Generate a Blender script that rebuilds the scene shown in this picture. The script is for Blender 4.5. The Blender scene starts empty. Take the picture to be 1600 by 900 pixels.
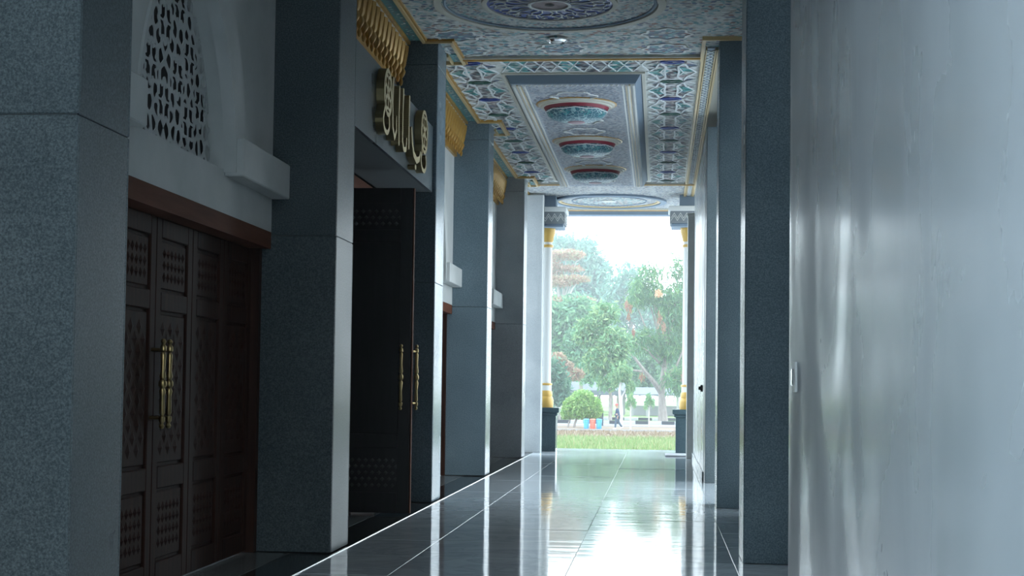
import bpy, bmesh, math, random
import numpy as np
from mathutils import Vector, Matrix

SC = bpy.context.scene
COL = SC.collection
PI = math.pi
random.seed(7)
rng = np.random.default_rng(7)

# ------------------------------------------------------------------ camera
EYE = 1.29
yaw, pitch, roll = 0.0960, 0.0429, 0.0127
cy, sy, cp, sp = math.cos(yaw), math.sin(yaw), math.cos(pitch), math.sin(pitch)
fw = Vector((-sy * cp, cy * cp, sp)); rt = Vector((cy, sy, 0)); up = rt.cross(fw)
cr, sr = math.cos(roll), math.sin(roll)
rt, up = rt * cr + up * sr, up * cr - rt * sr
cam = bpy.data.cameras.new('camera')
cam.sensor_width = 36.0
cam.lens = 36.0 * 2400.0 / 1600.0
cam.shift_y = 51.0 / 1600.0
cam.clip_start = 0.05
cam.clip_end = 2000
camo = bpy.data.objects.new('camera', cam)
COL.objects.link(camo)
m = Matrix((rt, up, -fw)).transposed().to_4x4()
m.translation = Vector((0, 0, EYE))
camo.matrix_world = m
SC.camera = camo

# ------------------------------------------------------------------ sky, light, exposure
SKY = 6.0
w = bpy.data.worlds.new('overcast_sky')
SC.world = w
w.use_nodes = True
nt = w.node_tree
nt.nodes.clear()
wo = nt.nodes.new('ShaderNodeOutputWorld'); bg = nt.nodes.new('ShaderNodeBackground')
tc = nt.nodes.new('ShaderNodeTexCoord'); no = nt.nodes.new('ShaderNodeTexNoise')
no.inputs['Scale'].default_value = 1.6; no.inputs['Detail'].default_value = 3
rp = nt.nodes.new('ShaderNodeValToRGB')
rp.color_ramp.elements[0].position = 0.3; rp.color_ramp.elements[0].color = (0.66, 0.86, 1.0, 1)
rp.color_ramp.elements[1].position = 0.7; rp.color_ramp.elements[1].color = (0.86, 0.96, 1.0, 1)
nt.links.new(tc.outputs['Generated'], no.inputs['Vector']); nt.links.new(no.outputs['Fac'], rp.inputs['Fac'])
nt.links.new(rp.outputs['Color'], bg.inputs['Color']); bg.inputs['Strength'].default_value = SKY
nt.links.new(bg.outputs['Background'], wo.inputs['Surface'])

vs = SC.view_settings
vs.view_transform = 'Standard'; vs.look = 'None'; vs.gamma = 1.0; vs.exposure = 0.0
vs.use_curve_mapping = False
SC.cycles.use_denoising = True
SC.cycles.max_bounces = 8
SC.cycles.diffuse_bounces = 5
SC.cycles.glossy_bounces = 5
SC.cycles.sample_clamp_indirect = 6.0
SC.cycles.caustics_refractive = False

# ------------------------------------------------------------------ helpers
ORG = {}


class MB:
    """collects vertices and faces of one mesh"""

    def __init__(s):
        s.v = []; s.f = []

    def add(s, vs_, fs):
        n = len(s.v)
        s.v += [tuple(p) for p in vs_]
        s.f += [tuple(i + n for i in f) for f in fs]
        return s

    def box(s, x0, x1, y0, y1, z0, z1):
        return s.add([(x0, y0, z0), (x1, y0, z0), (x1, y1, z0), (x0, y1, z0), (x0, y0, z1), (x1, y0, z1), (x1, y1, z1), (x0, y1, z1)],
                     [(3, 2, 1, 0), (4, 5, 6, 7), (0, 1, 5, 4), (1, 2, 6, 5), (2, 3, 7, 6), (3, 0, 4, 7)])

    def cbox(s, x0, x1, y0, y1, z0, z1, b=0.008):
        """box with chamfered edges"""
        b = min(b, (x1 - x0) * .45, (y1 - y0) * .45, (z1 - z0) * .45)
        X, Y, Z = (x0, x1), (y0, y1), (z0, z1)
        V = []; F = []; ix = {}
        for i in (0, 1):
            for j in (0, 1):
                for k in (0, 1):
                    sx, sy_, sz = 1 - 2 * i, 1 - 2 * j, 1 - 2 * k
                    for a, (dx, dy, dz) in enumerate(((0, b, b), (b, 0, b), (b, b, 0))):
                        ix[(i, j, k, a)] = len(V)
                        V.append((X[i] + sx * dx, Y[j] + sy_ * dy, Z[k] + sz * dz))
        for i in (0, 1):
            q = [ix[(i, 0, 0, 0)], ix[(i, 1, 0, 0)], ix[(i, 1, 1, 0)], ix[(i, 0, 1, 0)]]
            F.append(q if i else q[::-1])
        for j in (0, 1):
            q = [ix[(0, j, 0, 1)], ix[(0, j, 1, 1)], ix[(1, j, 1, 1)], ix[(1, j, 0, 1)]]
            F.append(q if j else q[::-1])
        for k in (0, 1):
            q = [ix[(0, 0, k, 2)], ix[(1, 0, k, 2)], ix[(1, 1, k, 2)], ix[(0, 1, k, 2)]]
            F.append(q if k else q[::-1])
        for p in (0, 1):
            for q in (0, 1):
                f = [ix[(0, p, q, 1)], ix[(1, p, q, 1)], ix[(1, p, q, 2)], ix[(0, p, q, 2)]]
                F.append(f if (p ^ q) else f[::-1])
                f = [ix[(p, 0, q, 0)], ix[(p, 1, q, 0)], ix[(p, 1, q, 2)], ix[(p, 0, q, 2)]]
                F.append(f[::-1] if (p ^ q) else f)
                f = [ix[(p, q, 0, 0)], ix[(p, q, 1, 0)], ix[(p, q, 1, 1)], ix[(p, q, 0, 1)]]
                F.append(f if (p ^ q) else f[::-1])
        for i in (0, 1):
            for j in (0, 1):
                for k in (0, 1):
                    f = [ix[(i, j, k, a)] for a in range(3)]
                    F.append(f if (i + j + k) % 2 else f[::-1])
        return s.add(V, F)

    def lathe(s, prof, c, seg=24, a0=0.0, a1=2 * PI):
        """prof: list of (r, z) ; c: centre"""
        full = abs(a1 - a0 - 2 * PI) < 1e-6
        n = seg if full else seg + 1
        V = []; F = []
        for r, z in prof:
            for i in range(n):
                a = a0 + (a1 - a0) * i / seg
                V.append((c[0] + r * math.cos(a), c[1] + r * math.sin(a), c[2] + z))
        for j in range(len(prof) - 1):
            for i in range(seg):
                k = (i + 1) % n
                F.append((j * n + i, j * n + k, (j + 1) * n + k, (j + 1) * n + i))
        return s.add(V, F)

    def tube(s, pts, rad, seg=8):
        pts = [Vector(p) for p in pts]
        if not hasattr(rad, '__len__'):
            rad = [rad] * len(pts)
        V = []; F = []
        n = len(pts); ref = None
        for i, p in enumerate(pts):
            t = (pts[min(i + 1, n - 1)] - pts[max(i - 1, 0)]).normalized()
            if ref is None:
                ref = Vector((0, 0, 1)) if abs(t.z) < .9 else Vector((1, 0, 0))
            a = t.cross(ref)
            if a.length < 1e-5:
                a = t.cross(Vector((0, 1, .1)))
            a.normalize(); b = a.cross(t).normalized(); ref = b
            for k in range(seg):
                th = 2 * PI * k / seg
                V.append(p + (a * math.cos(th) + b * math.sin(th)) * rad[i])
        for i in range(n - 1):
            for k in range(seg):
                l = (k + 1) % seg
                F.append((i * seg + k, i * seg + l, (i + 1) * seg + l, (i + 1) * seg + k))
        F.append(tuple(range(seg))[::-1]); F.append(tuple((n - 1) * seg + k for k in range(seg)))
        return s.add(V, F)

    def prism(s, poly, off):
        """closed 3d polygon extruded by a vector"""
        n = len(poly); off = Vector(off)
        V = [Vector(p) for p in poly] + [Vector(p) + off for p in poly]
        F = [tuple(range(n))[::-1], tuple(range(n, 2 * n))]
        F += [(i, (i + 1) % n, (i + 1) % n + n, i + n) for i in range(n)]
        return s.add(V, F)

    def band(s, inner, outer, off):
        """strip between two open 3d polylines, extruded by a vector (closed solid)"""
        n = len(inner); off = Vector(off)
        V = [Vector(p) for p in inner] + [Vector(p) for p in outer]
        V += [p + off for p in V]
        F = []
        for i in range(n - 1):
            a, b, c, d = i, i + 1, n + i + 1, n + i
            F += [(a, b, c, d), (a + 2 * n, d + 2 * n, c + 2 * n, b + 2 * n), (a, a + 2 * n, b + 2 * n, b), (d, c, c + 2 * n, d + 2 * n)]
        F += [(0, n, 3 * n, 2 * n), (n - 1, 3 * n - 1, 4 * n - 1, 2 * n - 1)]
        return s.add(V, F)

    def strip(s, pts, wd, z0, z1, closed=False):
        """flat moulding of width wd along an XY polyline, mitred"""
        P = [Vector((p[0], p[1], 0)) for p in pts]
        n = len(P); L = []; R = []
        for i in range(n):
            if closed:
                a, b = P[(i - 1) % n], P[(i + 1) % n]
            else:
                a, b = P[max(i - 1, 0)], P[min(i + 1, n - 1)]
            d1 = (P[i] - a).normalized() if (P[i] - a).length > 1e-9 else (b - P[i]).normalized()
            d2 = (b - P[i]).normalized() if (b - P[i]).length > 1e-9 else d1
            n1 = Vector((-d1.y, d1.x, 0)); n2 = Vector((-d2.y, d2.x, 0))
            mm = (n1 + n2)
            mm = mm / max(mm.dot(n1), .2)
            L.append(P[i] + mm * wd / 2); R.append(P[i] - mm * wd / 2)
        V = []
        for i in range(n):
            V += [(L[i].x, L[i].y, z1), (R[i].x, R[i].y, z1), (R[i].x, R[i].y, z0), (L[i].x, L[i].y, z0)]
        F = []
        for i in range(n if closed else n - 1):
            j = (i + 1) % n
            for k in range(4):
                l = (k + 1) % 4
                F.append((i * 4 + k, j * 4 + k, j * 4 + l, i * 4 + l))
        if not closed:
            F += [(0, 1, 2, 3), ((n - 1) * 4 + 3, (n - 1) * 4 + 2, (n - 1) * 4 + 1, (n - 1) * 4)]
        return s.add(V, F)

    def mesh(s, name, mat, smooth=False, origin=(0, 0, 0)):
        me = bpy.data.meshes.new(name)
        o = Vector(origin)
        me.from_pydata([Vector(p) - o for p in s.v], [], s.f)
        bm = bmesh.new(); bm.from_mesh(me)
        bmesh.ops.recalc_face_normals(bm, faces=bm.faces)
        bm.to_mesh(me); bm.free()
        if smooth:
            me.polygons.foreach_set('use_smooth', [True] * len(me.polygons))
            try:
                me.set_sharp_from_angle(angle=math.radians(40))
            except Exception:
                pass
        if mat:
            me.materials.append(mat)
        return me

    def build(s, name, mat, parent=None, smooth=False, origin=None):
        if origin is None:
            a = np.array(s.v)
            lo, hi = a.min(0), a.max(0)
            origin = Vector(((lo[0] + hi[0]) / 2, (lo[1] + hi[1]) / 2, lo[2]))
        return link(name, s.mesh(name, mat, smooth, origin), origin, parent)


def link(name, me, loc, parent=None, rot=None):
    o = bpy.data.objects.new(name, me)
    COL.objects.link(o)
    loc = Vector(loc)
    ORG[o.name] = loc.copy()
    if parent is not None:
        o.parent = parent
        o.location = loc - ORG[parent.name]
    else:
        o.location = loc
    if rot:
        o.rotation_euler = rot
    return o


def tag(o, label=None, cat=None, group=None, kind=None):
    if label: o['label'] = label
    if cat: o['category'] = cat
    if group: o['group'] = group
    if kind: o['kind'] = kind
    return o


def thing(name, loc, label=None, cat=None, group=None, kind=None):
    o = bpy.data.objects.new(name, None)
    o.empty_display_size = .1
    COL.objects.link(o)
    o.location = Vector(loc)
    ORG[o.name] = Vector(loc)
    return tag(o, label, cat, group, kind)


def march(f, u0, v0, du, place, front, back):
    """solid plate where f > 0 on a regular grid; place(u, v, d) -> 3d point"""
    mb = MB(); nu, nv = f.shape
    pos = f > 0
    cache = {}

    def vid(key, u, v):
        if key not in cache:
            cache[key] = len(mb.v)
            mb.v.append(place(u, v, front)); mb.v.append(place(u, v, back))
        return cache[key]
    for i in range(nu - 1):
        for j in range(nv - 1):
            cs = ((i, j), (i + 1, j), (i + 1, j + 1), (i, j + 1))
            ins = [pos[c] for c in cs]
            if not any(ins):
                continue
            loop = []
            for k in range(4):
                a, b = cs[k], cs[(k + 1) % 4]
                if ins[k]:
                    loop.append((vid(a, u0 + a[0] * du, v0 + a[1] * du), False))
                if ins[k] != ins[(k + 1) % 4]:
                    fa, fb = f[a], f[b]; t = min(max(fa / (fa - fb), .02), .98)
                    key = (min(a, b), max(a, b))
                    loop.append((vid(key, u0 + (a[0] + (b[0] - a[0]) * t) * du, v0 + (a[1] + (b[1] - a[1]) * t) * du), True))
            ids = [l[0] for l in loop]
            if len(ids) < 3:
                continue
            mb.f.append(tuple(ids)); 
            for k in range(len(loop)):
                a, b = loop[k], loop[(k + 1) % len(loop)]
                if a[1] and b[1] and not (all(ins)):
                    mb.f.append((a[0], a[0] + 1, b[0] + 1, b[0]))
    return mb


# ------------------------------------------------------------------ materials
def M(name, col, rough=.5, metal=0.0, spec=.5, coat=0.0):
    mt = bpy.data.materials.new(name); mt.use_nodes = True
    b = mt.node_tree.nodes['Principled BSDF']
    b.inputs['Base Color'].default_value = (*col, 1)
    b.inputs['Roughness'].default_value = rough
    b.inputs['Metallic'].default_value = metal
    b.inputs['Specular IOR Level'].default_value = spec
    if coat:
        b.inputs['Coat Weight'].default_value = coat
        b.inputs['Coat Roughness'].default_value = .06
    return mt


def nodes(mt):
    return mt.node_tree, mt.node_tree.nodes['Principled BSDF']


def ramp(nt_, stops, const=False):
    r = nt_.nodes.new('ShaderNodeValToRGB')
    cr_ = r.color_ramp
    if const:
        cr_.interpolation = 'CONSTANT'
    while len(cr_.elements) < len(stops):
        cr_.elements.new(.5)
    for e, (p, c) in zip(cr_.elements, stops):
        e.position = p; e.color = (*c, 1)
    return r


def noise_col(mt, stops, scale, detail=4, rough_=.6, bump=0.0, coord='Object', stretch=None, bscale=None, dist=0.0):
    nt_, b = nodes(mt)
    tc_ = nt_.nodes.new('ShaderNodeTexCoord'); mp = nt_.nodes.new('ShaderNodeMapping')
    if stretch:
        mp.inputs['Scale'].default_value = stretch
    n = nt_.nodes.new('ShaderNodeTexNoise')
    n.inputs['Scale'].default_value = scale; n.inputs['Detail'].default_value = detail; n.inputs['Roughness'].default_value = rough_
    n.inputs['Distortion'].default_value = dist
    r = ramp(nt_, stops)
    L = nt_.links.new
    L(tc_.outputs[coord], mp.inputs['Vector']); L(mp.outputs['Vector'], n.inputs['Vector'])
    L(n.outputs['Fac'], r.inputs['Fac']); L(r.outputs['Color'], b.inputs['Base Color'])
    if bump:
        bp = nt_.nodes.new('ShaderNodeBump'); bp.inputs['Strength'].default_value = bump
        bp.inputs['Distance'].default_value = .01
        src = n
        if bscale:
            src = nt_.nodes.new('ShaderNodeTexNoise'); src.inputs['Scale'].default_value = bscale
            L(mp.outputs['Vector'], src.inputs['Vector'])
        L(src.outputs['Fac'], bp.inputs['Height']); L(bp.outputs['Normal'], b.inputs['Normal'])
    return mt


def island(mt, stops, const=True):
    nt_, b = nodes(mt)
    g = nt_.nodes.new('ShaderNodeNewGeometry')
    r = ramp(nt_, stops, const)
    nt_.links.new(g.outputs['Random Per Island'], r.inputs['Fac'])
    nt_.links.new(r.outputs['Color'], b.inputs['Base Color'])
    return mt


def granite(name, dark, mid, light, rough):
    mt = M(name, mid, rough, spec=.13)
    nt_, b = nodes(mt); L = nt_.links.new
    tc_ = nt_.nodes.new('ShaderNodeTexCoord'); oi = nt_.nodes.new('ShaderNodeObjectInfo')
    ad = nt_.nodes.new('ShaderNodeVectorMath'); ad.operation = 'ADD'
    L(tc_.outputs['Object'], ad.inputs[0]); L(oi.outputs['Random'], ad.inputs[1])
    n = nt_.nodes.new('ShaderNodeTexNoise'); n.inputs['Scale'].default_value = 95; n.inputs['Detail'].default_value = 3; n.inputs['Roughness'].default_value = .75
    r = ramp(nt_, [(.33, dark), (.5, mid), (.68, light)])
    n2 = nt_.nodes.new('ShaderNodeTexNoise'); n2.inputs['Scale'].default_value = 1.3; n2.inputs['Detail'].default_value = 4
    r2 = ramp(nt_, [(.3, (.72, .75, .77)), (.7, (1, 1, 1))])
    mx = nt_.nodes.new('ShaderNodeMix'); mx.data_type = 'RGBA'; mx.blend_type = 'MULTIPLY'; mx.inputs[0].default_value = 1
    for k in (n, n2):
        L(ad.outputs[0], k.inputs['Vector'])
    L(n.outputs['Fac'], r.inputs['Fac']); L(n2.outputs['Fac'], r2.inputs['Fac'])
    L(r.outputs['Color'], mx.inputs[6]); L(r2.outputs['Color'], mx.inputs[7]); L(mx.outputs[2], b.inputs['Base Color'])
    rr = nt_.nodes.new('ShaderNodeMapRange'); rr.inputs[3].default_value = rough * .7; rr.inputs[4].default_value = rough * 1.4
    L(n2.outputs['Fac'], rr.inputs[0]); L(rr.outputs[0], b.inputs['Roughness'])
    return mt


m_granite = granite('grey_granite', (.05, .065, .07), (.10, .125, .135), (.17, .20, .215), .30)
m_granite_tint = granite('blue_grey_granite', (.09, .135, .165), (.16, .215, .25), (.25, .31, .34), .24)  # granite copy raised and blued, painting in the bluish veiling light
m_granite_lit = granite('pale_granite', (.32, .33, .34), (.42, .435, .445), (.52, .54, .55), .28)  # granite copy lightened: veiling light near the opening put into the colour
m_black = granite('black_granite', (.010, .012, .014), (.022, .026, .028), (.05, .055, .06), .10)
m_joint = M('joint_mortar', (.14, .15, .155), .9)
m_white = noise_col(M('white_plaster', (.62, .64, .63), .75), [(.3, (.52, .55, .54)), (.7, (.66, .67, .66))], 1.5, 5)
m_screen = M('carved_screen_white', (.58, .60, .60), .7)
m_wood = noise_col(M('dark_wood', (.06, .025, .015), .6, spec=.12), [(.3, (.018, .006, .004)), (.7, (.045, .016, .009))], 3, 6, stretch=(8, 8, .6))
m_lintel = noise_col(M('brown_lintel', (.14, .06, .035), .7, spec=.1), [(.3, (.11, .042, .026)), (.7, (.17, .068, .042))], 3, 5, stretch=(1, .4, 6))
m_dark = M('dark_interior', (.03, .03, .032), .8)
m_brass = M('brass', (.42, .31, .14), .32, 1.0)
m_gold = noise_col(M('gold_paint', (.55, .33, .07), .38, .25), [(.3, (.38, .19, .03)), (.7, (.58, .34, .08))], 6, 3)
m_goldlt = M('gold_moulding', (.56, .42, .21), .45, .1)
m_cream = M('cream_plaster', (.58, .55, .47), .7)
m_bluegrey = M('blue_grey_paint', (.20, .26, .33), .6)
m_steel = M('steel_strip', (.62, .64, .66), .25, .9)
m_plastic = M('white_plastic', (.75, .76, .76), .35)
m_chrome = M('chrome', (.8, .8, .8), .12, 1.0)

# polished marble tile
m_tile = M('polished_marble', (.40, .44, .48), .06, spec=.5)
nt_, b_ = nodes(m_tile); L_ = nt_.links.new
tc_ = nt_.nodes.new('ShaderNodeTexCoord'); oi_ = nt_.nodes.new('ShaderNodeObjectInfo')
mu_ = nt_.nodes.new('ShaderNodeVectorMath'); mu_.operation = 'SCALE'
mu_.inputs[0].default_value = (13, 7, 3); L_(oi_.outputs['Random'], mu_.inputs['Scale'])
ad_ = nt_.nodes.new('ShaderNodeVectorMath'); ad_.operation = 'ADD'
L_(tc_.outputs['Object'], ad_.inputs[0]); L_(mu_.outputs[0], ad_.inputs[1])
n1 = nt_.nodes.new('ShaderNodeTexNoise'); n1.inputs['Scale'].default_value = 1.4; n1.inputs['Detail'].default_value = 7; n1.inputs['Distortion'].default_value = 1.6
L_(ad_.outputs[0], n1.inputs['Vector'])
r1 = ramp(nt_, [(.36, (.50, .54, .58)), (.47, (.60, .64, .68)), (.5, (.52, .56, .60)), (.54, (.62, .66, .70)), (.75, (.68, .72, .76))])
L_(n1.outputs['Fac'], r1.inputs['Fac']); L_(r1.outputs['Color'], b_.inputs['Base Color'])
wv = nt_.nodes.new('ShaderNodeTexNoise'); wv.inputs['Scale'].default_value = 2.2; wv.inputs['Detail'].default_value = 2
mw_ = nt_.nodes.new('ShaderNodeMapping'); mw_.inputs['Scale'].default_value = (.5, 2.2, 1)
L_(ad_.outputs[0], mw_.inputs['Vector']); L_(mw_.outputs['Vector'], wv.inputs['Vector'])
bp_ = nt_.nodes.new('ShaderNodeBump'); bp_.inputs['Strength'].default_value = .07; bp_.inputs['Distance'].default_value = .02
L_(wv.outputs['Fac'], bp_.inputs['Height']); L_(bp_.outputs['Normal'], b_.inputs['Normal'])
m_grout = M('tile_grout', (.42, .44, .45), .7)

# polished wall cladding on the right with dull smears
m_wallr = M('polished_grey_stone', (.40, .44, .47), .2)
nt_, b_ = nodes(m_wallr); L_ = nt_.links.new
tc_ = nt_.nodes.new('ShaderNodeTexCoord'); mp_ = nt_.nodes.new('ShaderNodeMapping'); mp_.inputs['Scale'].default_value = (1, .55, .3)
L_(tc_.outputs['Object'], mp_.inputs['Vector'])
n1 = nt_.nodes.new('ShaderNodeTexNoise'); n1.inputs['Scale'].default_value = 1.2; n1.inputs['Detail'].default_value = 6
L_(mp_.outputs['Vector'], n1.inputs['Vector'])
r1 = ramp(nt_, [(.3, (.30, .335, .36)), (.7, (.40, .435, .46))]); L_(n1.outputs['Fac'], r1.inputs['Fac']); L_(r1.outputs['Color'], b_.inputs['Base Color'])
n2 = nt_.nodes.new('ShaderNodeTexNoise'); n2.inputs['Scale'].default_value = 2.1; n2.inputs['Detail'].default_value = 5; n2.inputs['Distortion'].default_value = .5
L_(mp_.outputs['Vector'], n2.inputs['Vector'])
mr_ = nt_.nodes.new('ShaderNodeMapRange'); mr_.inputs[1].default_value = .35; mr_.inputs[2].default_value = .65; mr_.inputs[3].default_value = .16; mr_.inputs[4].default_value = .42
L_(n2.outputs['Fac'], mr_.inputs[0]); L_(mr_.outputs[0], b_.inputs['Roughness'])
bp_ = nt_.nodes.new('ShaderNodeBump'); bp_.inputs['Strength'].default_value = .025; bp_.inputs['Distance'].default_value = .02
L_(n2.outputs['Fac'], bp_.inputs['Height']); L_(bp_.outputs['Normal'], b_.inputs['Normal'])

# painted ceiling ornament
GREYW = (.60, .62, .62)
m_ground = noise_col(M('ornament_ground', GREYW, .7), [(.35, (.47, .48, .46)), (.65, (.66, .66, .62))], 14, 3)
m_ground_b = noise_col(M('ornament_ground_blue', GREYW, .7), [(.35, (.34, .38, .44)), (.65, (.56, .58, .62))], 16, 3)
m_flake1 = island(M('ornament_leaves_mixed', GREYW, .6), [(0, (.12, .30, .33)), (.16, (.70, .72, .70)), (.34, (.20, .19, .22)), (.44, (.28, .48, .50)), (.62, (.36, .17, .14)), (.70, (.68, .68, .66)), (.84, (.12, .16, .26)), (.93, (.42, .36, .30))])
m_flake2 = island(M('ornament_leaves_grey', GREYW, .6), [(0, (.08, .08, .10)), (.24, (.60, .60, .60)), (.38, (.14, .11, .13)), (.56, (.34, .26, .26)), (.68, (.62, .62, .62)), (.80, (.08, .12, .20)), (.92, (.14, .28, .32))])
m_flaket = island(M('ornament_leaves_teal', GREYW, .6), [(0, (.03, .22, .21)), (.34, (.07, .34, .35)), (.60, (.58, .62, .60)), (.72, (.03, .15, .22)), (.90, (.20, .42, .40))])
m_flakeb = island(M('ornament_leaves_blue', GREYW, .6), [(0, (.20, .24, .32)), (.25, (.60, .61, .62)), (.45, (.30, .36, .44)), (.62, (.14, .16, .22)), (.72, (.60, .60, .60)), (.88, (.36, .30, .32))])
m_strap = M('white_strapwork', (.74, .76, .76), .6)
m_navy = M('navy_paint', (.012, .045, .26), .45)
m_green = M('green_paint', (.02, .10, .07), .5)
m_teal = M('teal_paint', (.07, .25, .27), .5)
m_maroon = M('maroon_paint', (.27, .025, .045), .45)
m_red = M('red_paint', (.30, .06, .05), .5)
m_mauve = M('mauve_paint', (.34, .20, .23), .5)
m_palewhite = M('pale_white_paint', (.70, .70, .67), .5)

# ================================================================== the building
XL, XR, ZC = -2.49, 0.63, 5.15
YEND = 32.5
YBACK = -1.6
YROOF = 2.3
PILL = [(6.33, 6.98), (11.62, 12.28), (16.86, 17.52), (22.06, 22.68), (27.95, 28.62)]
P0 = (1.70, 2.30)

m_pave0 = M('porch_stone', (.42, .44, .46), .5)
# ---- floor of polished tiles
MB().box(1.351, 4.2, 15.5, 23.4, -.35, -.004).build('floor_porch', m_pave0, origin=(1.4, 19, 0))['kind'] = 'structure'
fl = MB().box(-3.1, 1.35, YBACK, YEND, -.35, -.012).build('floor', m_grout, origin=(0, 0, 0))
tag(fl, 'polished blue-grey marble tile floor of the corridor', None, None, 'structure')
xs = [-2.45, -1.82, -.63, .56, 1.30]
tl = 1.195
tiles = {}
y = YBACK
row = 0
while y < YEND - .05:
    y1 = min(y + tl, YEND)
    for a, b in zip(xs[:-1], xs[1:]):
        key = (round(b - a, 3), round(y1 - y, 3))
        if key not in tiles:
            tiles[key] = MB().cbox(-key[0] / 2 + .0016, key[0] / 2 - .0016, -key[1] / 2 + .0016, key[1] / 2 - .0016, -.014, 0, .0012).mesh('tile', m_tile)
        link('tile', tiles[key], ((a + b) / 2, (y + y1) / 2, random.uniform(-.0006, .0006)), fl,
             (random.gauss(0, .0011), random.gauss(0, .0009), 0))
    y += tl
# black threshold band and bay floor
tag(MB().cbox(-2.455, -2.435, YBACK, 30.3, -.01, .006, .003).build('trim_1', m_steel), 'steel floor strip along the foot of the left pillars', None, None, 'structure')
tb = MB().box(-2.80, -2.475, YBACK, 30.3, -.2, -.006).build('trim_2', m_black)
tag(tb, 'black granite border band beside the steel strip', None, None, 'structure')
m_bayfloor = granite('bay_floor_stone', (.10, .11, .11), (.17, .18, .18), (.24, .25, .25), .16)

ALL = [P0] + PILL
bays = [(ALL[i][1], ALL[i + 1][0]) for i in range(len(ALL) - 1)]    # 5 bays
bf = thing('floor_bay', (-3.0, 14, 0), 'dark grey stone floor strip inside the left bays', None, None, 'structure')
for k, (a, b) in enumerate(bays):
    MB().box(-3.25, -2.805, a - .3, b + .3, -.2, -.004).build('slab', m_bayfloor, bf)
MB().box(-6.9, -3.252, bays[2][0] - .6, bays[2][1] + .6, -.2, -.004).build('slab', m_bayfloor, bf)

# ---- pillars
JZ = (0, 2.435, 4.87, ZC)


def pillar(name, x0, x1, y0, y1, side, label, mat, top=ZC, group=None):
    """side +1: corridor face is x1, -1: corridor face is x0"""
    t = thing(name, ((x0 + x1) / 2, (y0 + y1) / 2, 0), label, 'pillar', group)
    s = .022
    MB().box(x0 + .012, x1 - .012, y0 + .012, y1 - .012, 0.002, top - .002).build('core', m_joint, t)
    zz = [z for z in JZ if z < top] + [top]
    zz = sorted(set(zz)) if side > 0 else [0, top]
    g = .002
    for a, b in zip(zz[:-1], zz[1:]):
        for (p, q, r, u) in ((x0, x1, y0, y0 + s), (x0, x1, y1 - s, y1)):
            MB().cbox(p, q, r, u, a + g, b - g, .006).build('slab', mat, t)
        if side > 0:
            MB().cbox(x1 - s, x1, y0 + s + .001, y1 - s - .001, a + g, b - g, .004).build('slab', mat, t)
        else:
            MB().cbox(x0, x0 + s, y0 + s + .001, y1 - s - .001, a + g, b - g, .004).build('slab', mat, t)
    return t


lp_lab = ['grey granite pillar cut off by the left edge, left of the wooden door',
          'dark grey granite pillar between the wooden door and the open doorway',
          'granite pillar just behind the gold lettering and open door leaf',
          'blue-grey granite pillar, second from the far end on the left',
          'light grey granite pillar, farthest tall one of the left row']
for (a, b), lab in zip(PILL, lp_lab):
    pillar('granite_pillar', -3.12, XL, a, b, 1, lab, m_granite_lit if a > 25 else (m_granite_tint if a > 15 else m_granite), group='pillars of the corridor')  # farther pillars take lighter copies with veiling light painted in
tag(MB().cbox(-3.12, XL, P0[0], P0[1], 0, ZC, .006).build('wall_return', m_granite), 'granite return at the near end of the left wall', None, None, 'structure')
pillar('granite_pillar', XR, 1.25, 11.56, 12.2, -1, 'dark granite pillar next to the pale polished wall on the right', m_granite_tint, group='pillars of the corridor')
pillar('granite_pillar', XR, 1.25, 16.85, 17.5, -1, 'dark blue-grey granite pillar, middle one of the right side', m_granite_tint, group='pillars of the corridor')
pillar('granite_pillar', XR + .004, 1.25, 21.35, 21.9, -1, 'blue-grey granite pillar with lower top at the pale far wall', m_granite, top=4.93, group='pillars of the corridor')

# end piers
t = thing('granite_pier', (-2.48, 30.6, 0), 'pale grey granite pier in front of the left white column', 'pier')
MB().cbox(-2.95, -2.315, 30.3, 30.55, 0, ZC - .05, .006).build('slab', m_granite_lit, t)
MB().cbox(-2.328, -2.307, 30.27, 30.299, 0, ZC - .05, .004).build('edge_trim', m_palewhite, t)
m_beige = noise_col(M('beige_stone', (.5, .5, .47), .45), [(.3, (.54, .54, .51)), (.7, (.66, .65, .61))], 3, 5)
t = thing('stone_pier', (.57, 28.85, 0), 'beige stone pier at the end of the right wall', 'pier')
MB().cbox(.508, .64, 28.70, 29.0, 0, 4.5, .005).build('shaft', m_beige, t)
MB().cbox(.495, .65, 28.69, 29.01, 4.5, 4.56, .005).build('cap', m_beige, t)

# ---- right wall: near part, recessed bays, far part
wr = thing('wall_right', (.7, 12, 0), 'pale polished grey stone wall along the right side', None, None, 'structure')
zz = (0, 5.15)
ys = [YROOF, 7.6]
for a, b in zip(ys[:-1], ys[1:]):
    MB().cbox(XR, 1.25, a + .001, b - .001, 0, ZC, .004).build('panel', m_wallr, wr)
SL = [(11.08, 11.30), (16.15, 16.60)]  # slits added in the recess wall to let daylight onto the pillars
for a, b in zip([YROOF] + [q[1] for q in SL], [q[0] for q in SL] + [17.5]):
    MB().box(1.25, 1.45, a, b, 0, ZC).build('backing_wall', m_wallr, wr)
for k, (a, b) in enumerate(SL):
    MB().box(1.25, 1.45, a, b, 0, .3).build('backing_wall', m_wallr, wr)
    MB().box(1.25, 1.45, a, b, 4.7, ZC).build('backing_wall', m_wallr, wr)
    wn = thing('window_%d' % (k + 1), (1.35, (a + b) / 2, .3), ['tall slit opening in the right recess beside the nearest dark pillar', 'tall slit opening in the right recess beside the middle pillar'][k], None, None, 'structure')
    for (p, q, za, zb) in ((a, a + .04, .3, 4.7), (b - .04, b, .3, 4.7), (a + .041, b - .041, .3, .34), (a + .041, b - .041, 4.66, 4.7)):
        MB().cbox(1.3, 1.38, p, q, za, zb, .005).build('frame', m_palewhite, wn)
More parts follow.
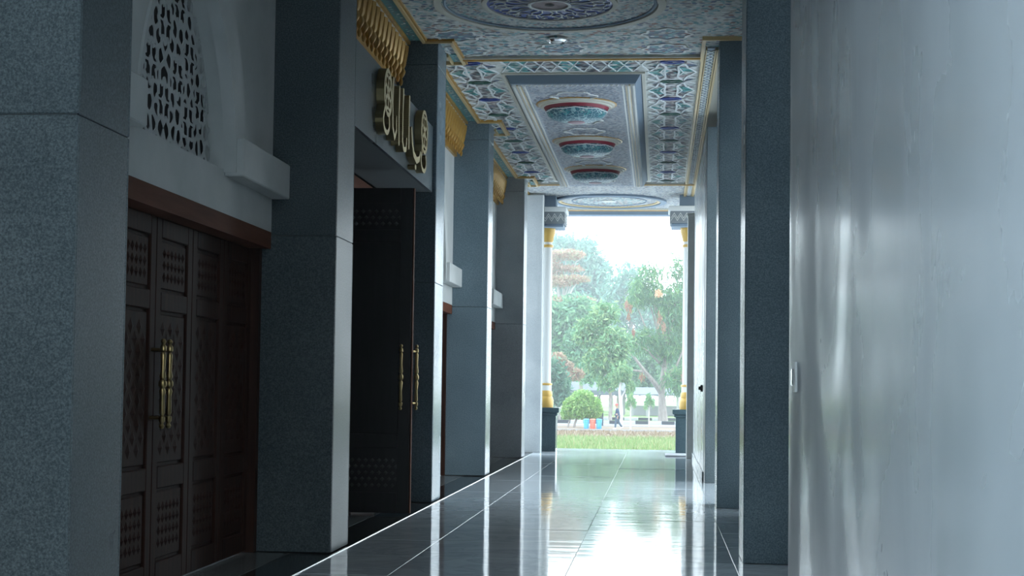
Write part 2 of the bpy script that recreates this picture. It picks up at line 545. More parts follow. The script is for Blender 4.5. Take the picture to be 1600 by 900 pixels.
MB().box(1.25, 1.45, 21.35, 29, 0, ZC).build('backing_wall', m_wallr, wr)
m_wallfar = m_wallr
for a, b in zip((21.92, 24.2, 26.5), (24.2, 26.5, 28.69)):
    MB().cbox(XR, 1.25, a + .0015, b - .0015, .0, 4.93, .004).build('panel', m_wallfar, wr)
MB().box(.80, 1.25, 17.5, 29.0, 4.935, ZC).build('frieze_beam', m_bluegrey, wr)
MB().cbox(XR - .02, XR, 21.95, 28.65, 0, .12, .004).build('skirting', m_wallr, wr)

tag(MB().box(-26, 18, -16.4, -16, -1.5, 8.5).build('wall_back', m_granite), 'dark granite wall of the wing behind the viewer', None, None, 'structure')  # unseen wall added to hold back low sky light from behind
# light switch on the near right wall
t = thing('light_switch', (XR, 7.2, 1.28), 'small white wall switch near the edge of the right wall', 'switch')
MB().cbox(XR - .012, XR, 7.13, 7.27, 1.28, 1.42, .004).build('plate', m_plastic, t)
MB().cbox(XR - .022, XR - .0125, 7.165, 7.235, 1.31, 1.39, .004).build('rocker', m_chrome, t)
t = thing('wall_knob', (XR, 22.6, 1.3), 'small dark round knob on the pale far right wall', 'knob')
MB().tube([(XR, 22.6, 1.3), (XR - .03, 22.6, 1.3)], [.05, .05], 14).build('plate', m_dark, t)
MB().tube([(XR - .031, 22.6, 1.3), (XR - .06, 22.6, 1.3)], [.03, .022], 12).build('grip', m_dark, t)

# ---- left wall with arches
XWALL = -3.0
A_C, A_R, Z_SILL = .385, 1.385, 2.76


def arch(scale, n=22, zs=Z_SILL):
    """pointed arch outline u(t), z(t) from right springing to left"""
    R_ = A_R * scale; c_ = A_C * scale
    th = math.acos(c_ / R_)
    pts = []
    for i in range(n + 1):
        a = th * i / n
        pts.append((R_ * math.cos(a) - c_, zs + R_ * math.sin(a)))
    return pts + [(-u, z) for u, z in pts[::-1][1:]]


# carved screen, built once
def screen_mesh():
    du = .0135
    U = np.arange(-1.08, 1.081, du); V = np.arange(Z_SILL - .03, 4.16, du)
    gu, gv = np.meshgrid(U, V, indexing='ij')
    pts = []
    sp_ = .125
    r_ = random.Random(3)
    for i in range(0, 11):
        for j in range(-1, 14):
            px = (i + (.5 if j % 2 else 0)) * sp_ + r_.uniform(-.03, .03)
            pz = Z_SILL + j * sp_ * .9 + r_.uniform(-.022, .022)
            pts.append((px, pz))
    pts = np.array(pts)
    au = np.abs(gu)
    d1 = np.full(gu.shape, 9.0); d2 = d1.copy()
    for px, pz in pts:
        d = np.hypot(au - px, (gv - pz) * .9)
        d2 = np.minimum(d2, np.maximum(d, d1)); d1 = np.minimum(d1, d)
    edge = .0140 - (d2 - d1) * .5
    for cx, cz in ((0, 3.05), (.0, 3.55), (.5, 3.0), (.5, 3.42), (.26, 3.25), (.75, 3.15), (.28, 3.72)):
        rr_ = np.hypot(au - cx, gv - cz)
        ang = np.arctan2(gv - cz, au - cx)
        star = .12 + .018 * np.cos(8 * ang)
        edge = np.maximum(edge, .016 - np.abs(rr_ - star))
        edge = np.where(rr_ < star - .013, np.maximum(.014 - np.abs(np.sin(2 * ang)) * rr_, .035 - rr_), edge)
    R2 = np.sqrt((au + A_C) ** 2 + (gv - Z_SILL) ** 2)
    ins = (A_R + .02) - R2
    ins = np.minimum(ins, gv - Z_SILL + .02)
    f = np.minimum(edge, ins)
    return march(f, U[0], V[0], du, lambda u, v, d: (d, u, v), 0.0, -.008).mesh('carved_screen', m_screen)


SCREEN = screen_mesh()
wl = thing('wall_left', (XWALL, 14, 0), 'white plastered left wall with pointed arches above the doors', None, None, 'structure')


def white_bay(yc, ya, yb, zbot):
    """wall panel with arched opening, screen, raised archivolt and impost blocks"""
    ar = arch(1.0)
    # wall panel: outline with arch cut out, made as two halves
    for sgn in (1, -1):
        half = [(u * sgn, z) for u, z in ar[:len(ar) // 2 + 1]]
        y_out = (yb - yc) if sgn > 0 else (ya - yc)
        outer = []
        zt = 4.62
        n = len(half)
        for i, (u, z) in enumerate(half):
            tt = i / (n - 1)
            if tt < .5:
                outer.append((y_out, Z_SILL + (zt - Z_SILL) * tt * 2))
            else:
                outer.append((y_out * (1 - (tt - .5) * 2), zt))
        MB().band([(XWALL, yc + u, z) for u, z in half], [(XWALL, yc + u, z) for u, z in outer], (-.14, 0, 0)).build('wall_panel', m_white, wl)
    MB().box(XWALL - .14, XWALL, ya, yb, zbot, Z_SILL).build('wall_panel', m_white, wl)
    MB().box(XWALL - .30, XWALL - .20, ya, yb, zbot, 4.62).build('dark_backing', m_dark, wl)
    link('carved_screen', SCREEN, (XWALL - .10, yc, 0), wl)
    i1 = arch(.99, zs=Z_SILL - .02); o1 = arch(1.32, zs=Z_SILL - .02)
    MB().band([(XWALL, yc + u, z) for u, z in i1], [(XWALL, yc + u, min(z, 4.60)) for u, z in o1], (.07, 0, 0)).build('archivolt', m_white, wl)
    i2 = arch(.985, zs=Z_SILL - .02); o2 = arch(1.02, zs=Z_SILL - .02)
    MB().band([(XWALL + .0705, yc + u, z) for u, z in i2], [(XWALL + .0705, yc + u, z) for u, z in o2], (.018, 0, 0)).build('arch_bead', m_white, wl)
    for ys_, ye_ in ((ya, yc - 1.0), (yc + 1.0, yb)):
        MB().cbox(XWALL, -2.86, ys_ + .002, ye_ - .002, 2.715, 2.98, .008).build('impost_block', m_white, wl)


SEG = [bays[0], bays[1], bays[3], bays[4]]
for (a, b) in SEG:
    white_bay((a + b) / 2, a, b, 2.46)
a, b = bays[2]
MB().box(XWALL - .14, XWALL + .03, a, b, 4.17, 4.62).build('wall_panel', m_white, wl)

# frieze with gold pendants above every bay
fz = thing('trim_3', (-2.95, 14, 4.6), 'gold stalactite frieze hanging above the left bays', None, None, 'structure')
pend = MB()
pend.lathe([(.0, -.25), (.014, -.235), (.022, -.2), (.012, -.165), (.035, -.13), (.05, -.09), (.034, -.05), (.05, -.02), (.064, .06), (.078, .14), (.08, .2)], (0, 0, 0), 8)
pendant = pend.mesh('pendant', m_gold, True)
for (a, b) in bays:
    MB().box(-3.14, -2.90, a, b, 4.83, 5.02).build('frieze_back', m_gold, fz)
    MB().box(-3.14, -2.96, a, b, 4.62, 4.83).build('frieze_back', m_gold, fz)
    MB().box(-3.14, -2.84, a, b, 5.02, ZC).build('cornice', m_cream, fz)
    n = int((b - a) / .215)
    for i in range(n):
        link('pendant', pendant, (-2.885, a + (b - a) * (i + .5) / n, 4.86), fz)


# ---- brown lintels and doors
def turned_handle(parent, x, y, z0, z1, dirx=1, diry=0, mat=m_brass):
    """vertical turned pull bar on two standoffs"""
    L = z1 - z0
    prof = [(.0, 0), (.012, .005), (.018, .02), (.010, .035), (.020, .05), (.020, .075), (.011, .085), (.018, .10), (.014, .20), (.022, L * .42), (.014, L * .45), (.026, L * .48), (.026, L * .52), (.014, L * .55)]
    prof = prof + [(r, L - z) for r, z in prof[:10][::-1]]
    h = MB().lathe(prof, (x, y, z0), 12).build('handle', mat, parent, True)
    for z in (z0 + .07, z1 - .07):
        MB().tube([(x - dirx * .075, y - diry * .075, z), (x, y, z)], [.012, .010], 8).build('standoff', mat, parent, True)
    return h


def wood_door(n, yc, ya, yb, label):
    d = thing('door_%d' % n, (-3.15, yc, 0), label, None, None, 'structure')
    MB().box(-3.22, -3.0, ya, yb, 2.33, 2.459).build('lintel', m_lintel, d)
    MB().box(-3.22, -3.07, ya, ya + .07, 0, 2.329).build('jamb', m_wood, d)
    MB().box(-3.22, -3.07, yb - .07, yb, 0, 2.329).build('jamb', m_wood, d)
    y0, y1 = ya + .08, yb - .08
    nl = 6; wd = (y1 - y0) / nl
    for i in range(nl):
        p, q = y0 + i * wd + .004, y0 + (i + 1) * wd - .004
        leaf = MB().cbox(-3.20, -3.155, p, q, .012, 2.322, .004).build('leaf', m_wood, d)
        # stiles and rails proud of the leaf
        for (r, s, za, zb) in ((p, p + .1, .012, 2.322), (q - .1, q, .012, 2.322), (p + .101, q - .101, .012, .16), (p + .101, q - .101, .62, .76),
                               (p + .101, q - .101, 1.74, 1.86), (p + .101, q - .101, 2.20, 2.322)):
            MB().cbox(-3.154, -3.128, r, s, za, zb, .006).build('rail', m_wood, leaf)
        for (za, zb, kind) in ((.18, .60, 1), (.78, 1.72, 0), (1.88, 2.18, 1)):
            MB().cbox(-3.154, -3.140, p + .12, q - .12, za, zb, .010).build('panel', m_wood, leaf)
            mb = MB()
            st = .075
            nu = int((q - p - .26) / st); nz = int((zb - za - .06) / st)
            for a_ in range(nu):
                for b_ in range(nz):
                    if kind == 0 and (a_ + b_) % 2:
                        continue
                    u = (p + q) / 2 + (a_ - (nu - 1) / 2) * st; z = (za + zb) / 2 + (b_ - (nz - 1) / 2) * st
                    e = .034 if kind else .05
                    mb.add([(-3.1395, u - e, z), (-3.1395, u, z - e), (-3.1395, u + e, z), (-3.1395, u, z + e), (-3.128, u, z)], [(0, 1, 4), (1, 2, 4), (2, 3, 4), (3, 0, 4)])
            tag(mb.build('carving', m_wood, leaf), kind='stuff')
        if i in (2, 3):
            turned_handle(leaf, -3.05, (q - .06) if i == 2 else (p + .06), 1.0, 1.56, 1, 0)
    return d


lab_d = {1: 'dark carved wooden folding door with brass handles at far left', 0: 'dark wooden folding door beside the viewer, outside the left edge',
         3: 'dark wooden door mostly hidden behind the pillar after the lettering', 4: 'dark wooden door mostly hidden behind the farthest left pillars'}
for n, k in enumerate((1, 0, 3, 4)):
    a, b = bays[k]
    wood_door(n + 1, (a + b) / 2, a, b, lab_d[k])

# ---- portal in the third bay: granite fascia, open leaf, dark room behind
a, b = bays[2]
fa = thing('wall_portal', (-2.7, (a + b) / 2, 3.44), 'dark polished granite fascia above the open doorway', None, None, 'structure')
MB().box(-3.1, -2.56, a, b, 3.46, 4.15).build('core', m_joint, fa)
ysx = [a + .002, a + (b - a) / 3, a + 2 * (b - a) / 3, b - .002]
for p, q in zip(ysx[:-1], ysx[1:]):
    MB().box(-2.56, -2.535, p + .001, q - .001, 3.44, 4.17).build('slab', m_granite, fa)
MB().box(-3.1, -2.565, a, b, 3.442, 3.459).build('soffit', m_joint, fa)
rm = thing('wall_room', (-5, (a + b) / 2, 0), 'dark room seen through the open doorway', None, None, 'structure')
MB().box(-7.1, -6.9, a - .6, b + .6, 0, 3.6).build('wall_panel', m_dark, rm)
MB().box(-6.9, -3.13, a - .7, a - .55, 0, 3.6).build('wall_panel', m_dark, rm)
MB().box(-6.9, -3.13, b + .55, b + .7, 0, 3.6).build('wall_panel', m_dark, rm)
MB().box(-6.9, -3.13, a - .6, b + .6, 3.6, 3.7).build('ceiling_panel', m_dark, rm)
MB().box(-3.25, -3.13, a, b, 3.30, 3.44).build('head_frame', m_lintel, rm)
MB().box(-3.25, -3.13, a, a + .9, 0, 3.30).build('side_panel', m_wood, rm)
MB().box(-3.25, -3.13, b - 1.3, b, 0, 3.30).build('side_panel', m_wood, rm)

d = thing('door_5', (-3.1, 15.2, 0), 'tall dark open door leaf with brass handles beside the granite pillar', None, None, 'structure')
m_leafdark = noise_col(M('dark_leaf', (.03, .028, .03), .32), [(.3, (.022, .02, .021)), (.7, (.036, .032, .033))], 3, 5, stretch=(6, 6, .5))
leaf = MB().cbox(-3.62, -2.475, 15.2, 15.25, .015, 3.27, .004).build('leaf', m_leafdark, d)
MB().cbox(-2.474, -2.462, 15.195, 15.255, .015, 3.27, .003).build('edge_strip', m_lintel, d)
for s, ya_, yb_ in ((-1, 15.182, 15.199), (1, 15.251, 15.268)):
    for (x0, x1, z0, z1) in ((-3.62, -3.50, .015, 3.27), (-2.60, -2.48, .015, 3.27), (-3.499, -2.601, .015, .22), (-3.499, -2.601, .66, .8), (-3.499, -2.601, 2.72, 2.85), (-3.499, -2.601, 3.12, 3.27)):
        MB().cbox(x0, x1, ya_, yb_, z0, z1, .005).build('rail', m_leafdark, d)
m_stud = M('leaf_lattice', (.10, .10, .10), .3)
for z0, z1 in ((.26, .62), (2.88, 3.09)):
    mb = MB()
    nz = int((z1 - z0) / .062); nx = 13
    for i in range(nx):
        for j in range(nz):
            x = -3.46 + i * .068 + (.034 if j % 2 else 0); z = z0 + .03 + j * .062; e = .024
            mb.add([(x - e, 15.198, z), (x, 15.198, z - e), (x + e, 15.198, z), (x, 15.198, z + e), (x, 15.186, z)], [(0, 1, 4), (1, 2, 4), (2, 3, 4), (3, 0, 4)])
    tag(mb.build('lattice', m_stud, d), kind='stuff')
turned_handle(d, -2.56, 15.11, 1.04, 1.70, 0, -1)
turned_handle(d, -2.435, 15.31, 1.04, 1.70, .42, .8)

m_letter = M('aged_brass', (.34, .27, .14), .42, 1.0)
# ---- gold calligraphy on the fascia
sg = thing('gold_lettering', (-2.53, 14.8, 3.55), 'gold raised Arabic lettering with ornate roundels on the dark fascia', 'lettering')


def stroke_part(name, strokes, wmin=.02):
    """strokes: list of (points (y, z), widths)"""
    P_ = []
    for pts, wd in strokes:
        n = len(pts)
        for i in range(n - 1):
            for k in range(14):
                t_ = k / 14
                wv_ = wd if not hasattr(wd, '__len__') else wd[i] * (1 - t_) + wd[i + 1] * t_
                P_.append((pts[i][0] * (1 - t_) + pts[i + 1][0] * t_, pts[i][1] * (1 - t_) + pts[i + 1][1] * t_, wv_))
    P_ = np.array(P_)
    du = .0085
    u0, v0 = P_[:, 0].min() - .06, P_[:, 1].min() - .06
    U = np.arange(u0, P_[:, 0].max() + .07, du); V = np.arange(v0, P_[:, 1].max() + .07, du)
    gu, gv = np.meshgrid(U, V, indexing='ij')
    f = np.full(gu.shape, -9.0)
    for y_, z_, w_ in P_:
        f = np.maximum(f, w_ - np.hypot(gu - y_, gv - z_))
    march(f, u0, v0, du, lambda u, v, d_: (d_, u, v), -2.46, -2.534).build(name, m_letter, sg)


def circ(cx, cz, rx, rz, a0=0, a1=360, n=16):
    return [(cx + rx * math.cos(math.radians(a0 + (a1 - a0) * i / n)), cz + rz * math.sin(math.radians(a0 + (a1 - a0) * i / n))) for i in range(n + 1)]


def roundel(cy_, cz_, rx, rz):
    st = [(circ(cy_, cz_, rx, rz, n=26), .020)]
    for k in range(6):
        a_ = 2 * PI * k / 6
        st.append((circ(cy_ + rx * .52 * math.cos(a_), cz_ + rz * .52 * math.sin(a_), rx * .30, rz * .30, n=12), .014))
    st.append((circ(cy_, cz_, rx * .16, rz * .16, n=10), .016))
    stroke_part('roundel', st)


roundel(13.62, 3.93, .19, .20)
stroke_part('letter', [(circ(13.55, 3.66, .15, .10, 150, 390), .022), ([(13.43, 3.72), (13.50, 3.83)], .02)])
stroke_part('letter', [([(13.88, 4.10), (13.86, 3.9), (13.88, 3.66), (13.98, 3.58), (14.07, 3.66), (14.07, 3.80)], (.03, .022, .026, .026, .02, .016))])
stroke_part('letter', [([(14.22, 4.08), (14.20, 3.85), (14.22, 3.55)], (.034, .022, .028))])
stroke_part('letter', [([(14.44, 4.10), (14.42, 3.9), (14.42, 3.62), (14.5, 3.55), (14.62, 3.57), (14.66, 3.68)], (.034, .022, .026, .024, .024, .02))])
stroke_part('letter', [([(14.80, 4.10), (14.78, 3.9), (14.79, 3.60)], (.034, .022, .028))])
stroke_part('letter', [([(14.95, 3.82), (15.0, 3.70), (15.1, 3.60), (15.28, 3.56), (15.45, 3.60), (15.52, 3.68)], (.03, .03, .034, .034, .028, .018))])
stroke_part('letter_dot', [([(15.2, 3.485), (15.24, 3.485)], .026)])
roundel(15.78, 3.93, .21, .21)
stroke_part('letter', [(circ(15.74, 3.62, .17, .10, 150, 400), .022), ([(15.62, 3.70), (15.62, 3.78)], .02)])

# ---- ceiling
ce = MB().box(-3.14, 1.45, YROOF, 33.2, ZC, ZC + .3).build('ceiling', m_cream, origin=(0, 0, ZC))
tag(ce, 'painted ornamental ceiling with gold borders, medallions and arabesque panels', None, None, 'structure')
XC = -1.13


def flakes(name, mat, rects, step, size, zz_, mask=None, sym=None, aspect=1.0, keep=.92, seed=1, along=None):
    r_ = random.Random(seed)
    mb = MB()
    for (x0, x1, y0, y1) in rects:
        nx = max(1, int((x1 - x0) / step)); ny = max(1, int((y1 - y0) / (step * .9)))
        for j in range(ny):
            for i in range(nx):
                x = x0 + (i + .5 + (.25 if j % 2 else -.25)) * (x1 - x0) / nx + r_.uniform(-.2, .2) * step
                y_ = y0 + (j + .5) * (y1 - y0) / ny + r_.uniform(-.2, .2) * step
                if r_.random() > keep or not (x0 + size < x < x1 - size):
                    continue
                if mask and not mask(x, y_):
                    continue
                a_ = r_.uniform(0, PI) if along is None else r_.gauss(0, along); l = size * r_.uniform(.75, 1.15); ww = l * r_.uniform(.4, .7) * aspect
                ca, sa = math.cos(a_), math.sin(a_)
                pts = [(l, 0), (l * .35, ww), (-l * .45, ww * .9), (-l, 0), (-l * .45, -ww * .9), (l * .35, -ww)]
                mb.add([(x + p * ca - q * sa, y_ + p * sa + q * ca, zz_) for p, q in pts], [(0, 1, 2, 3, 4, 5)])
    return tag(mb.build(name, mat, ce), kind='stuff')


def ring(name, mat, cx, cy_, r0, r1, z0, z1, seg=64, parent=None):
    """flat annular moulding hanging from z1 down to z0"""
    return MB().lathe([(r0, z1 - ZC), (r0, z0 - ZC), ((r0 + r1) / 2, z0 - ZC - .006), (r1, z0 - ZC), (r1, z1 - ZC)], (cx, cy_, ZC), seg).build(name, mat, parent or ce, True)


def disc(name, mat, cx, cy_, r, z, seg=48):
    return MB().add([(cx + r * math.cos(2 * PI * i / seg), cy_ + r * math.sin(2 * PI * i / seg), z) for i in range(seg)], [tuple(range(seg))]).build(name, mat, ce)


def cartouche(cx, cy_, rr_, n=8):
    """small lobed medallion with white outline and a rosette"""
    lob = []
    for i in range(48):
        a_ = 2 * PI * i / 48
        q = rr_ * (1 + .10 * math.cos(n * a_))
        lob.append((cx + q * math.cos(a_), cy_ + q * math.sin(a_)))
    MB().add([(x, y_, ZC - .009) for x, y_ in lob], [tuple(range(48))]).build('cartouche', m_bluegrey, ce)
    MB().strip(lob, .028, ZC - .018, ZC - .004, True).build('cartouche_outline', m_palewhite, ce)
    pet = MB()
    for k in range(8):
        a_ = 2 * PI * k / 8
        for rad_, ln in ((rr_ * .22, rr_ * .18), (rr_ * .62, rr_ * .2)):
            c0 = Vector((cx + rad_ * math.cos(a_), cy_ + rad_ * math.sin(a_), ZC - .013))
            dx = Vector((math.cos(a_), math.sin(a_), 0)); dy = Vector((-dx.y, dx.x, 0))
            pet.add([c0 + dx * ln, c0 + dy * ln * .45, c0 - dx * ln, c0 - dy * ln * .45], [(0, 1, 2, 3)])
    pet.build('rosette', m_flake1, ce)


# panel grounds
PB1 = (-2.62, .93, 12.35, 17.68)
PB2 = (-2.62, .46, 17.78, 28.75)
PB3 = (-2.62, .60, 28.85, 32.95)
PB0 = (-2.62, .93, 2.35, 12.25)
for (p, mt) in ((PB0, m_ground), (PB1, m_ground), (PB2, m_ground), (PB3, m_ground)):
    MB().box(p[0], p[1], p[2], p[3], ZC - .006, ZC - .0005).build('panel_ground', mt, ce)

M1 = (XC, 15.25)
M3 = (-1.06, 31.6)


def outside(c, r):
    return lambda x, y_: (x - c[0]) ** 2 + (y_ - c[1]) ** 2 > r * r


flakes('arabesque', m_flake1, [PB1], .072, .040, ZC - .010, outside(M1, 1.17), seed=2)
flakes('arabesque', m_flake1, [(M1[0] - 1.1, M1[0] + 1.1, M1[1] - 1.1, M1[1] + 1.1)], .05, .028, ZC - .012,
       lambda x, y_: .72 ** 2 < (x - M1[0]) ** 2 + (y_ - M1[1]) ** 2 < 1.08 ** 2, seed=3)
flakes('arabesque', m_flake2, [PB0], .12, .06, ZC - .010, seed=4)
flakes('arabesque', m_flakeb, [PB3], .06, .032, ZC - .010, outside(M3, 1.15), seed=5)
flakes('arabesque', m_flake1, [(M3[0] - .8, M3[0] + .8, M3[1] - .8, M3[1] + .8)], .06, .034, ZC - .012, lambda x, y_: not outside(M3, .72)(x, y_), seed=6)
flakes('arabesque', m_flakeb, [(M3[0] - 1.1, M3[0] + 1.1, M3[1] - 1.1, M3[1] + 1.1)], .06, .032, ZC - .012,
       lambda x, y_: .8 ** 2 < (x - M3[0]) ** 2 + (y_ - M3[1]) ** 2 < .98 ** 2, seed=8)
for cx, cyy in ((XC - 1.12, 16.62), (XC, 17.28), (XC + 1.18, 16.62), (XC + 1.18, 17.36), (XC - 1.12, 17.36)):
    cartouche(cx, cyy, .25)

# medallion with navy disc
ring('medallion_ring', m_cream, M1[0], M1[1], 1.09, 1.17, ZC - .035, ZC - .004)
ring('medallion_ring', m_bluegrey, M1[0], M1[1], 1.045, 1.075, ZC - .022, ZC - .004)
disc('medallion_disc', m_navy, M1[0], M1[1], .645, ZC - .014)
ring('medallion_ring', m_cream, M1[0], M1[1], .635, .685, ZC - .03, ZC - .004)
disc('medallion_hub', m_flake2, M1[0], M1[1], .19, ZC - .02)
ring('medallion_ring', m_palewhite, M1[0], M1[1], .185, .22, ZC - .034, ZC - .004)
disc('medallion_boss', m_dark, M1[0], M1[1], .05, ZC - .026, 16)
mb = MB(); rr_ = random.Random(5)
for k in range(24):
    a_ = 2 * PI * k / 24
    ln = .36 if k % 2 else .26
    pts = []
    for i in range(7):
        q = .22 + ln * i / 6
        aa = a_ + .05 * math.sin(i * 1.7 + k) + (.06 if k % 2 else 0)
        pts.append((M1[0] + q * math.cos(aa), M1[1] + q * math.sin(aa)))
    mb.strip(pts, .012, ZC - .026, ZC - .015)
    cc = (M1[0] + .5 * math.cos(a_ + .12), M1[1] + .5 * math.sin(a_ + .12))
    mb.strip([(cc[0] + .06 * math.cos(t_ * .7 + a_), cc[1] + .06 * math.sin(t_ * .7 + a_)) for t_ in range(8)], .010, ZC - .026, ZC - .015)
    cc = (M1[0] + .57 * math.cos(a_ - .05), M1[1] + .57 * math.sin(a_ - .05))
    mb.strip([(cc[0] + .035 * math.cos(t_ * .8 - a_), cc[1] + .035 * math.sin(t_ * .8 - a_)) for t_ in range(6)], .009, ZC - .026, ZC - .015)
tag(mb.build('medallion_tracery', m_palewhite, ce), kind='stuff')
# far medallion
ring('medallion_ring', m_bluegrey, M3[0], M3[1], 1.06, 1.18, ZC - .05, ZC - .004)
ring('medallion_ring', m_goldlt, M3[0], M3[1], .99, 1.05, ZC - .03, ZC - .004)
ring('medallion_ring', m_bluegrey, M3[0], M3[1], .75, .78, ZC - .02, ZC - .004)
disc('medallion_hub', m_palewhite, M3[0], M3[1], .15, ZC - .02)

# side panels of the long bay: strapwork lattice and leaf fill
DP = (-1.93, -.245, 18.67, 28.35)          # dropped panel, upper outline
PER = 1.155


def lattice(x0, x1, ystart, yend):
    cxm = (x0 + x1) / 2; hw = (x1 - x0) / 2
    st = MB(); lane = .075
    blue = MB(); grn = MB()
    k = 0
    y_ = ystart
    while y_ < yend:
        def S(pts, wd=.020):
            for sg_ in (1, -1):
                q = [(cxm + sg_ * u, min(y_ + v * PER, yend)) for u, v in pts]
                if max(a_[1] for a_ in q) - min(a_[1] for a_ in q) > .02:
                    st.strip(q, wd, ZC - .02, ZC - .004)
        S([(.15, .06), (lane, .22), (lane * 1.15, .5), (lane, .78), (.15, .94)], .026)
        S([(.15, .06), (hw * .62, .28), (hw * .96, .5), (hw * .62, .72), (.15, .94)], .022)
        S([(lane * 1.1, .30), (hw * .45, .5), (lane * 1.1, .70)], .016)
        S([(hw * .98, .12), (hw * .55, .0)], .016)
        S([(hw * .98, .88), (hw * .55, 1.0)], .016)
        S([(.15, .0), (hw * .55, .0)], .014)
        S([(hw * .62, .28), (hw * .98, .2)], .014)
        S([(hw * .62, .72), (hw * .98, .8)], .014)
        ell = [(cxm + .13 * math.cos(2 * PI * i / 20), y_ + .055 * math.sin(2 * PI * i / 20)) for i in range(20)]
        if y_ - .08 > ystart - .09 and y_ + .08 < yend:
            (grn if k % 2 else blue).strip(ell, .026, ZC - .024, ZC - .005, True)
        k += 1
        y_ += PER
    st.build('strapwork', m_strap, ce)
    if blue.v: blue.build('lozenge', m_navy, ce)
    if grn.v: grn.build('lozenge', m_green, ce)

    def inteal(x, y__):
        u = abs(x - cxm); v = ((y__ - ystart) / PER) % 1.0
        return lane < u < hw * .8 and abs(v - .5) < .24 * (1 - abs(u - hw * .42) / (hw * .5))
    flakes('leaf_fill', m_flaket, [(x0, x1, ystart, yend)], .092, .066, ZC - .011, inteal, keep=1, seed=11, along=.3)
    flakes('leaf_fill', m_flake2, [(x0, x1, ystart, yend)], .092, .060, ZC - .011, lambda x, y__: not inteal(x, y__), keep=1, seed=12, along=.3)


lattice(-.19, .43, 18.05, 28.7)
lattice(-2.62, -1.985, 18.05, 28.7)
flakes('leaf_fill', m_flake2, [(-1.95, -.23, 17.8, 18.6)], .092, .060, ZC - .011, lambda x, y_: (x * 1.6) % 1 > .4, keep=1, seed=13, along=.3)
flakes('leaf_fill', m_flaket, [(-1.95, -.23, 17.8, 18.6)], .092, .060, ZC - .011, lambda x, y_: (x * 1.6) % 1 <= .4, keep=1, seed=14, along=.3)
mb = MB()
for i in range(9):
    x = -1.95 + i * .2
    mb.strip([(x, 17.82), (x + .1, 18.2), (x, 18.58)], .015, ZC - .02, ZC - .004); mb.strip([(x + .2, 17.82), (x + .1, 18.2), (x + .2, 18.58)], .015, ZC - .02, ZC - .004)
mb.build('strapwork', m_strap, ce)

# dropped centre panel
ZD = 5.015
x0, x1, y0, y1 = DP
i_ = .075
mb = MB()
mb.add([(x0, y0, ZC), (x1, y0, ZC), (x1, y1, ZC), (x0, y1, ZC), (x0 + i_, y0 + .02, ZD), (x1 - i_, y0 + .02, ZD), (x1 - i_, y1 - .02, ZD), (x0 + i_, y1 - .02, ZD)],
       [(0, 1, 5, 4), (1, 2, 6, 5), (2, 3, 7, 6), (3, 0, 4, 7), (4, 5, 6, 7)])
mb.build('dropped_panel', m_bluegrey, ce)
MB().strip([(x0 - .02, y0 - .02), (x1 + .02, y0 - .02), (x1 + .02, y1), (x0 - .02, y1)], .04, ZC - .03, ZC - .003, True).build('panel_moulding', m_cream, ce)
u0, u1, v0, v1 = x0 + i_ + .01, x1 - i_ - .01, y0 + .05, y1 - .05
MB().box(u0, u1, v0, v1, ZD - .006, ZD - .0005).build('panel_ground', m_ground_b, ce)
for off, wd, mt in ((.02, .028, m_palewhite), (.085, .06, m_goldlt), (.15, .018, m_palewhite)):
    MB().strip([(u0 + off, v0 + .02), (u0 + off, v1 - .02)], wd, ZD - .02, ZD - .004).build('panel_moulding', mt, ce)
    MB().strip([(u1 - off, v0 + .02), (u1 - off, v1 - .02)], wd, ZD - .02, ZD - .004).build('panel_moulding', mt, ce)
bead = MB()
for xx in (u0 + .02, u0 + .085, u1 - .085, u1 - .02):
    n = int((v1 - v0) / .085)
    for i in range(n):
        yy = v0 + .04 + i * .085
        bead.add([(xx - .03, yy, ZD - .021), (xx, yy + .028, ZD - .021), (xx + .03, yy, ZD - .021), (xx, yy - .028, ZD - .021), (xx, yy, ZD - .034)], [(0, 1, 4), (1, 2, 4), (2, 3, 4), (3, 0, 4)])
for i in range(24):
    xx = u0 + (u1 - u0) * (i + .5) / 24
    bead.add([(xx - .024, v0 + .01, ZD - .008), (xx + .024, v0 + .01, ZD - .008), (xx + .024, v0 + .05, ZD - .008), (xx - .024, v0 + .05, ZD - .008), (xx, v0 + .03, ZD - .03)], [(0, 1, 4), (1, 2, 4), (2, 3, 4), (3, 0, 4)])
tag(bead.build('beading', m_palewhite, ce), kind='stuff')
flakes('arabesque', m_flakeb, [(u0 + .17, u1 - .17, v0 + .08, v1 - .08)], .05, .027, ZD - .010, seed=21)
BOWLS = [20.05, 23.07, 26.05]
XB = -1.115
for yy in (19.45, 21.25, 22.15, 24.6, 25.3, 27.45):
    lob = []
    for i in range(40):
        a_ = 2 * PI * i / 40
        q = .27 * (1 + .12 * math.cos(6 * a_))
        lob.append((XB + q * math.cos(a_), yy + q * math.sin(a_)))
    MB().strip(lob, .02, ZD - .022, ZD - .006, True).build('cartouche_outline', m_palewhite, ce)

# borders: gold mouldings with patterned band, stepping round the pillars
def border(xin, xj, w_band, ylist, side):
    path = []
    for (a, b) in ylist:
        path += [(xin, a[1]), (xin, b[0] - .06)] if False else []
    return path


def band_run(pts_in, sgn, wband, name='border'):
    MB().strip(pts_in, .035, ZC - .045, ZC - .003).build('gold_moulding', m_goldlt, ce)
    out = [(p[0] + sgn * 0, p[1]) for p in pts_in]
    return out


# left side polylines (inner line and outer line of the patterned band)
def left_path(xb, xj, dy):
    pts = [(xb, 2.35)]
    for (a, b) in PILL:
        pts += [(xb, a - .05 - dy), (xj, a - .05 - dy), (xj, b + .45 + dy), (xb, b + .45 + dy)]
    pts += [(xb, 32.95)]
    return pts


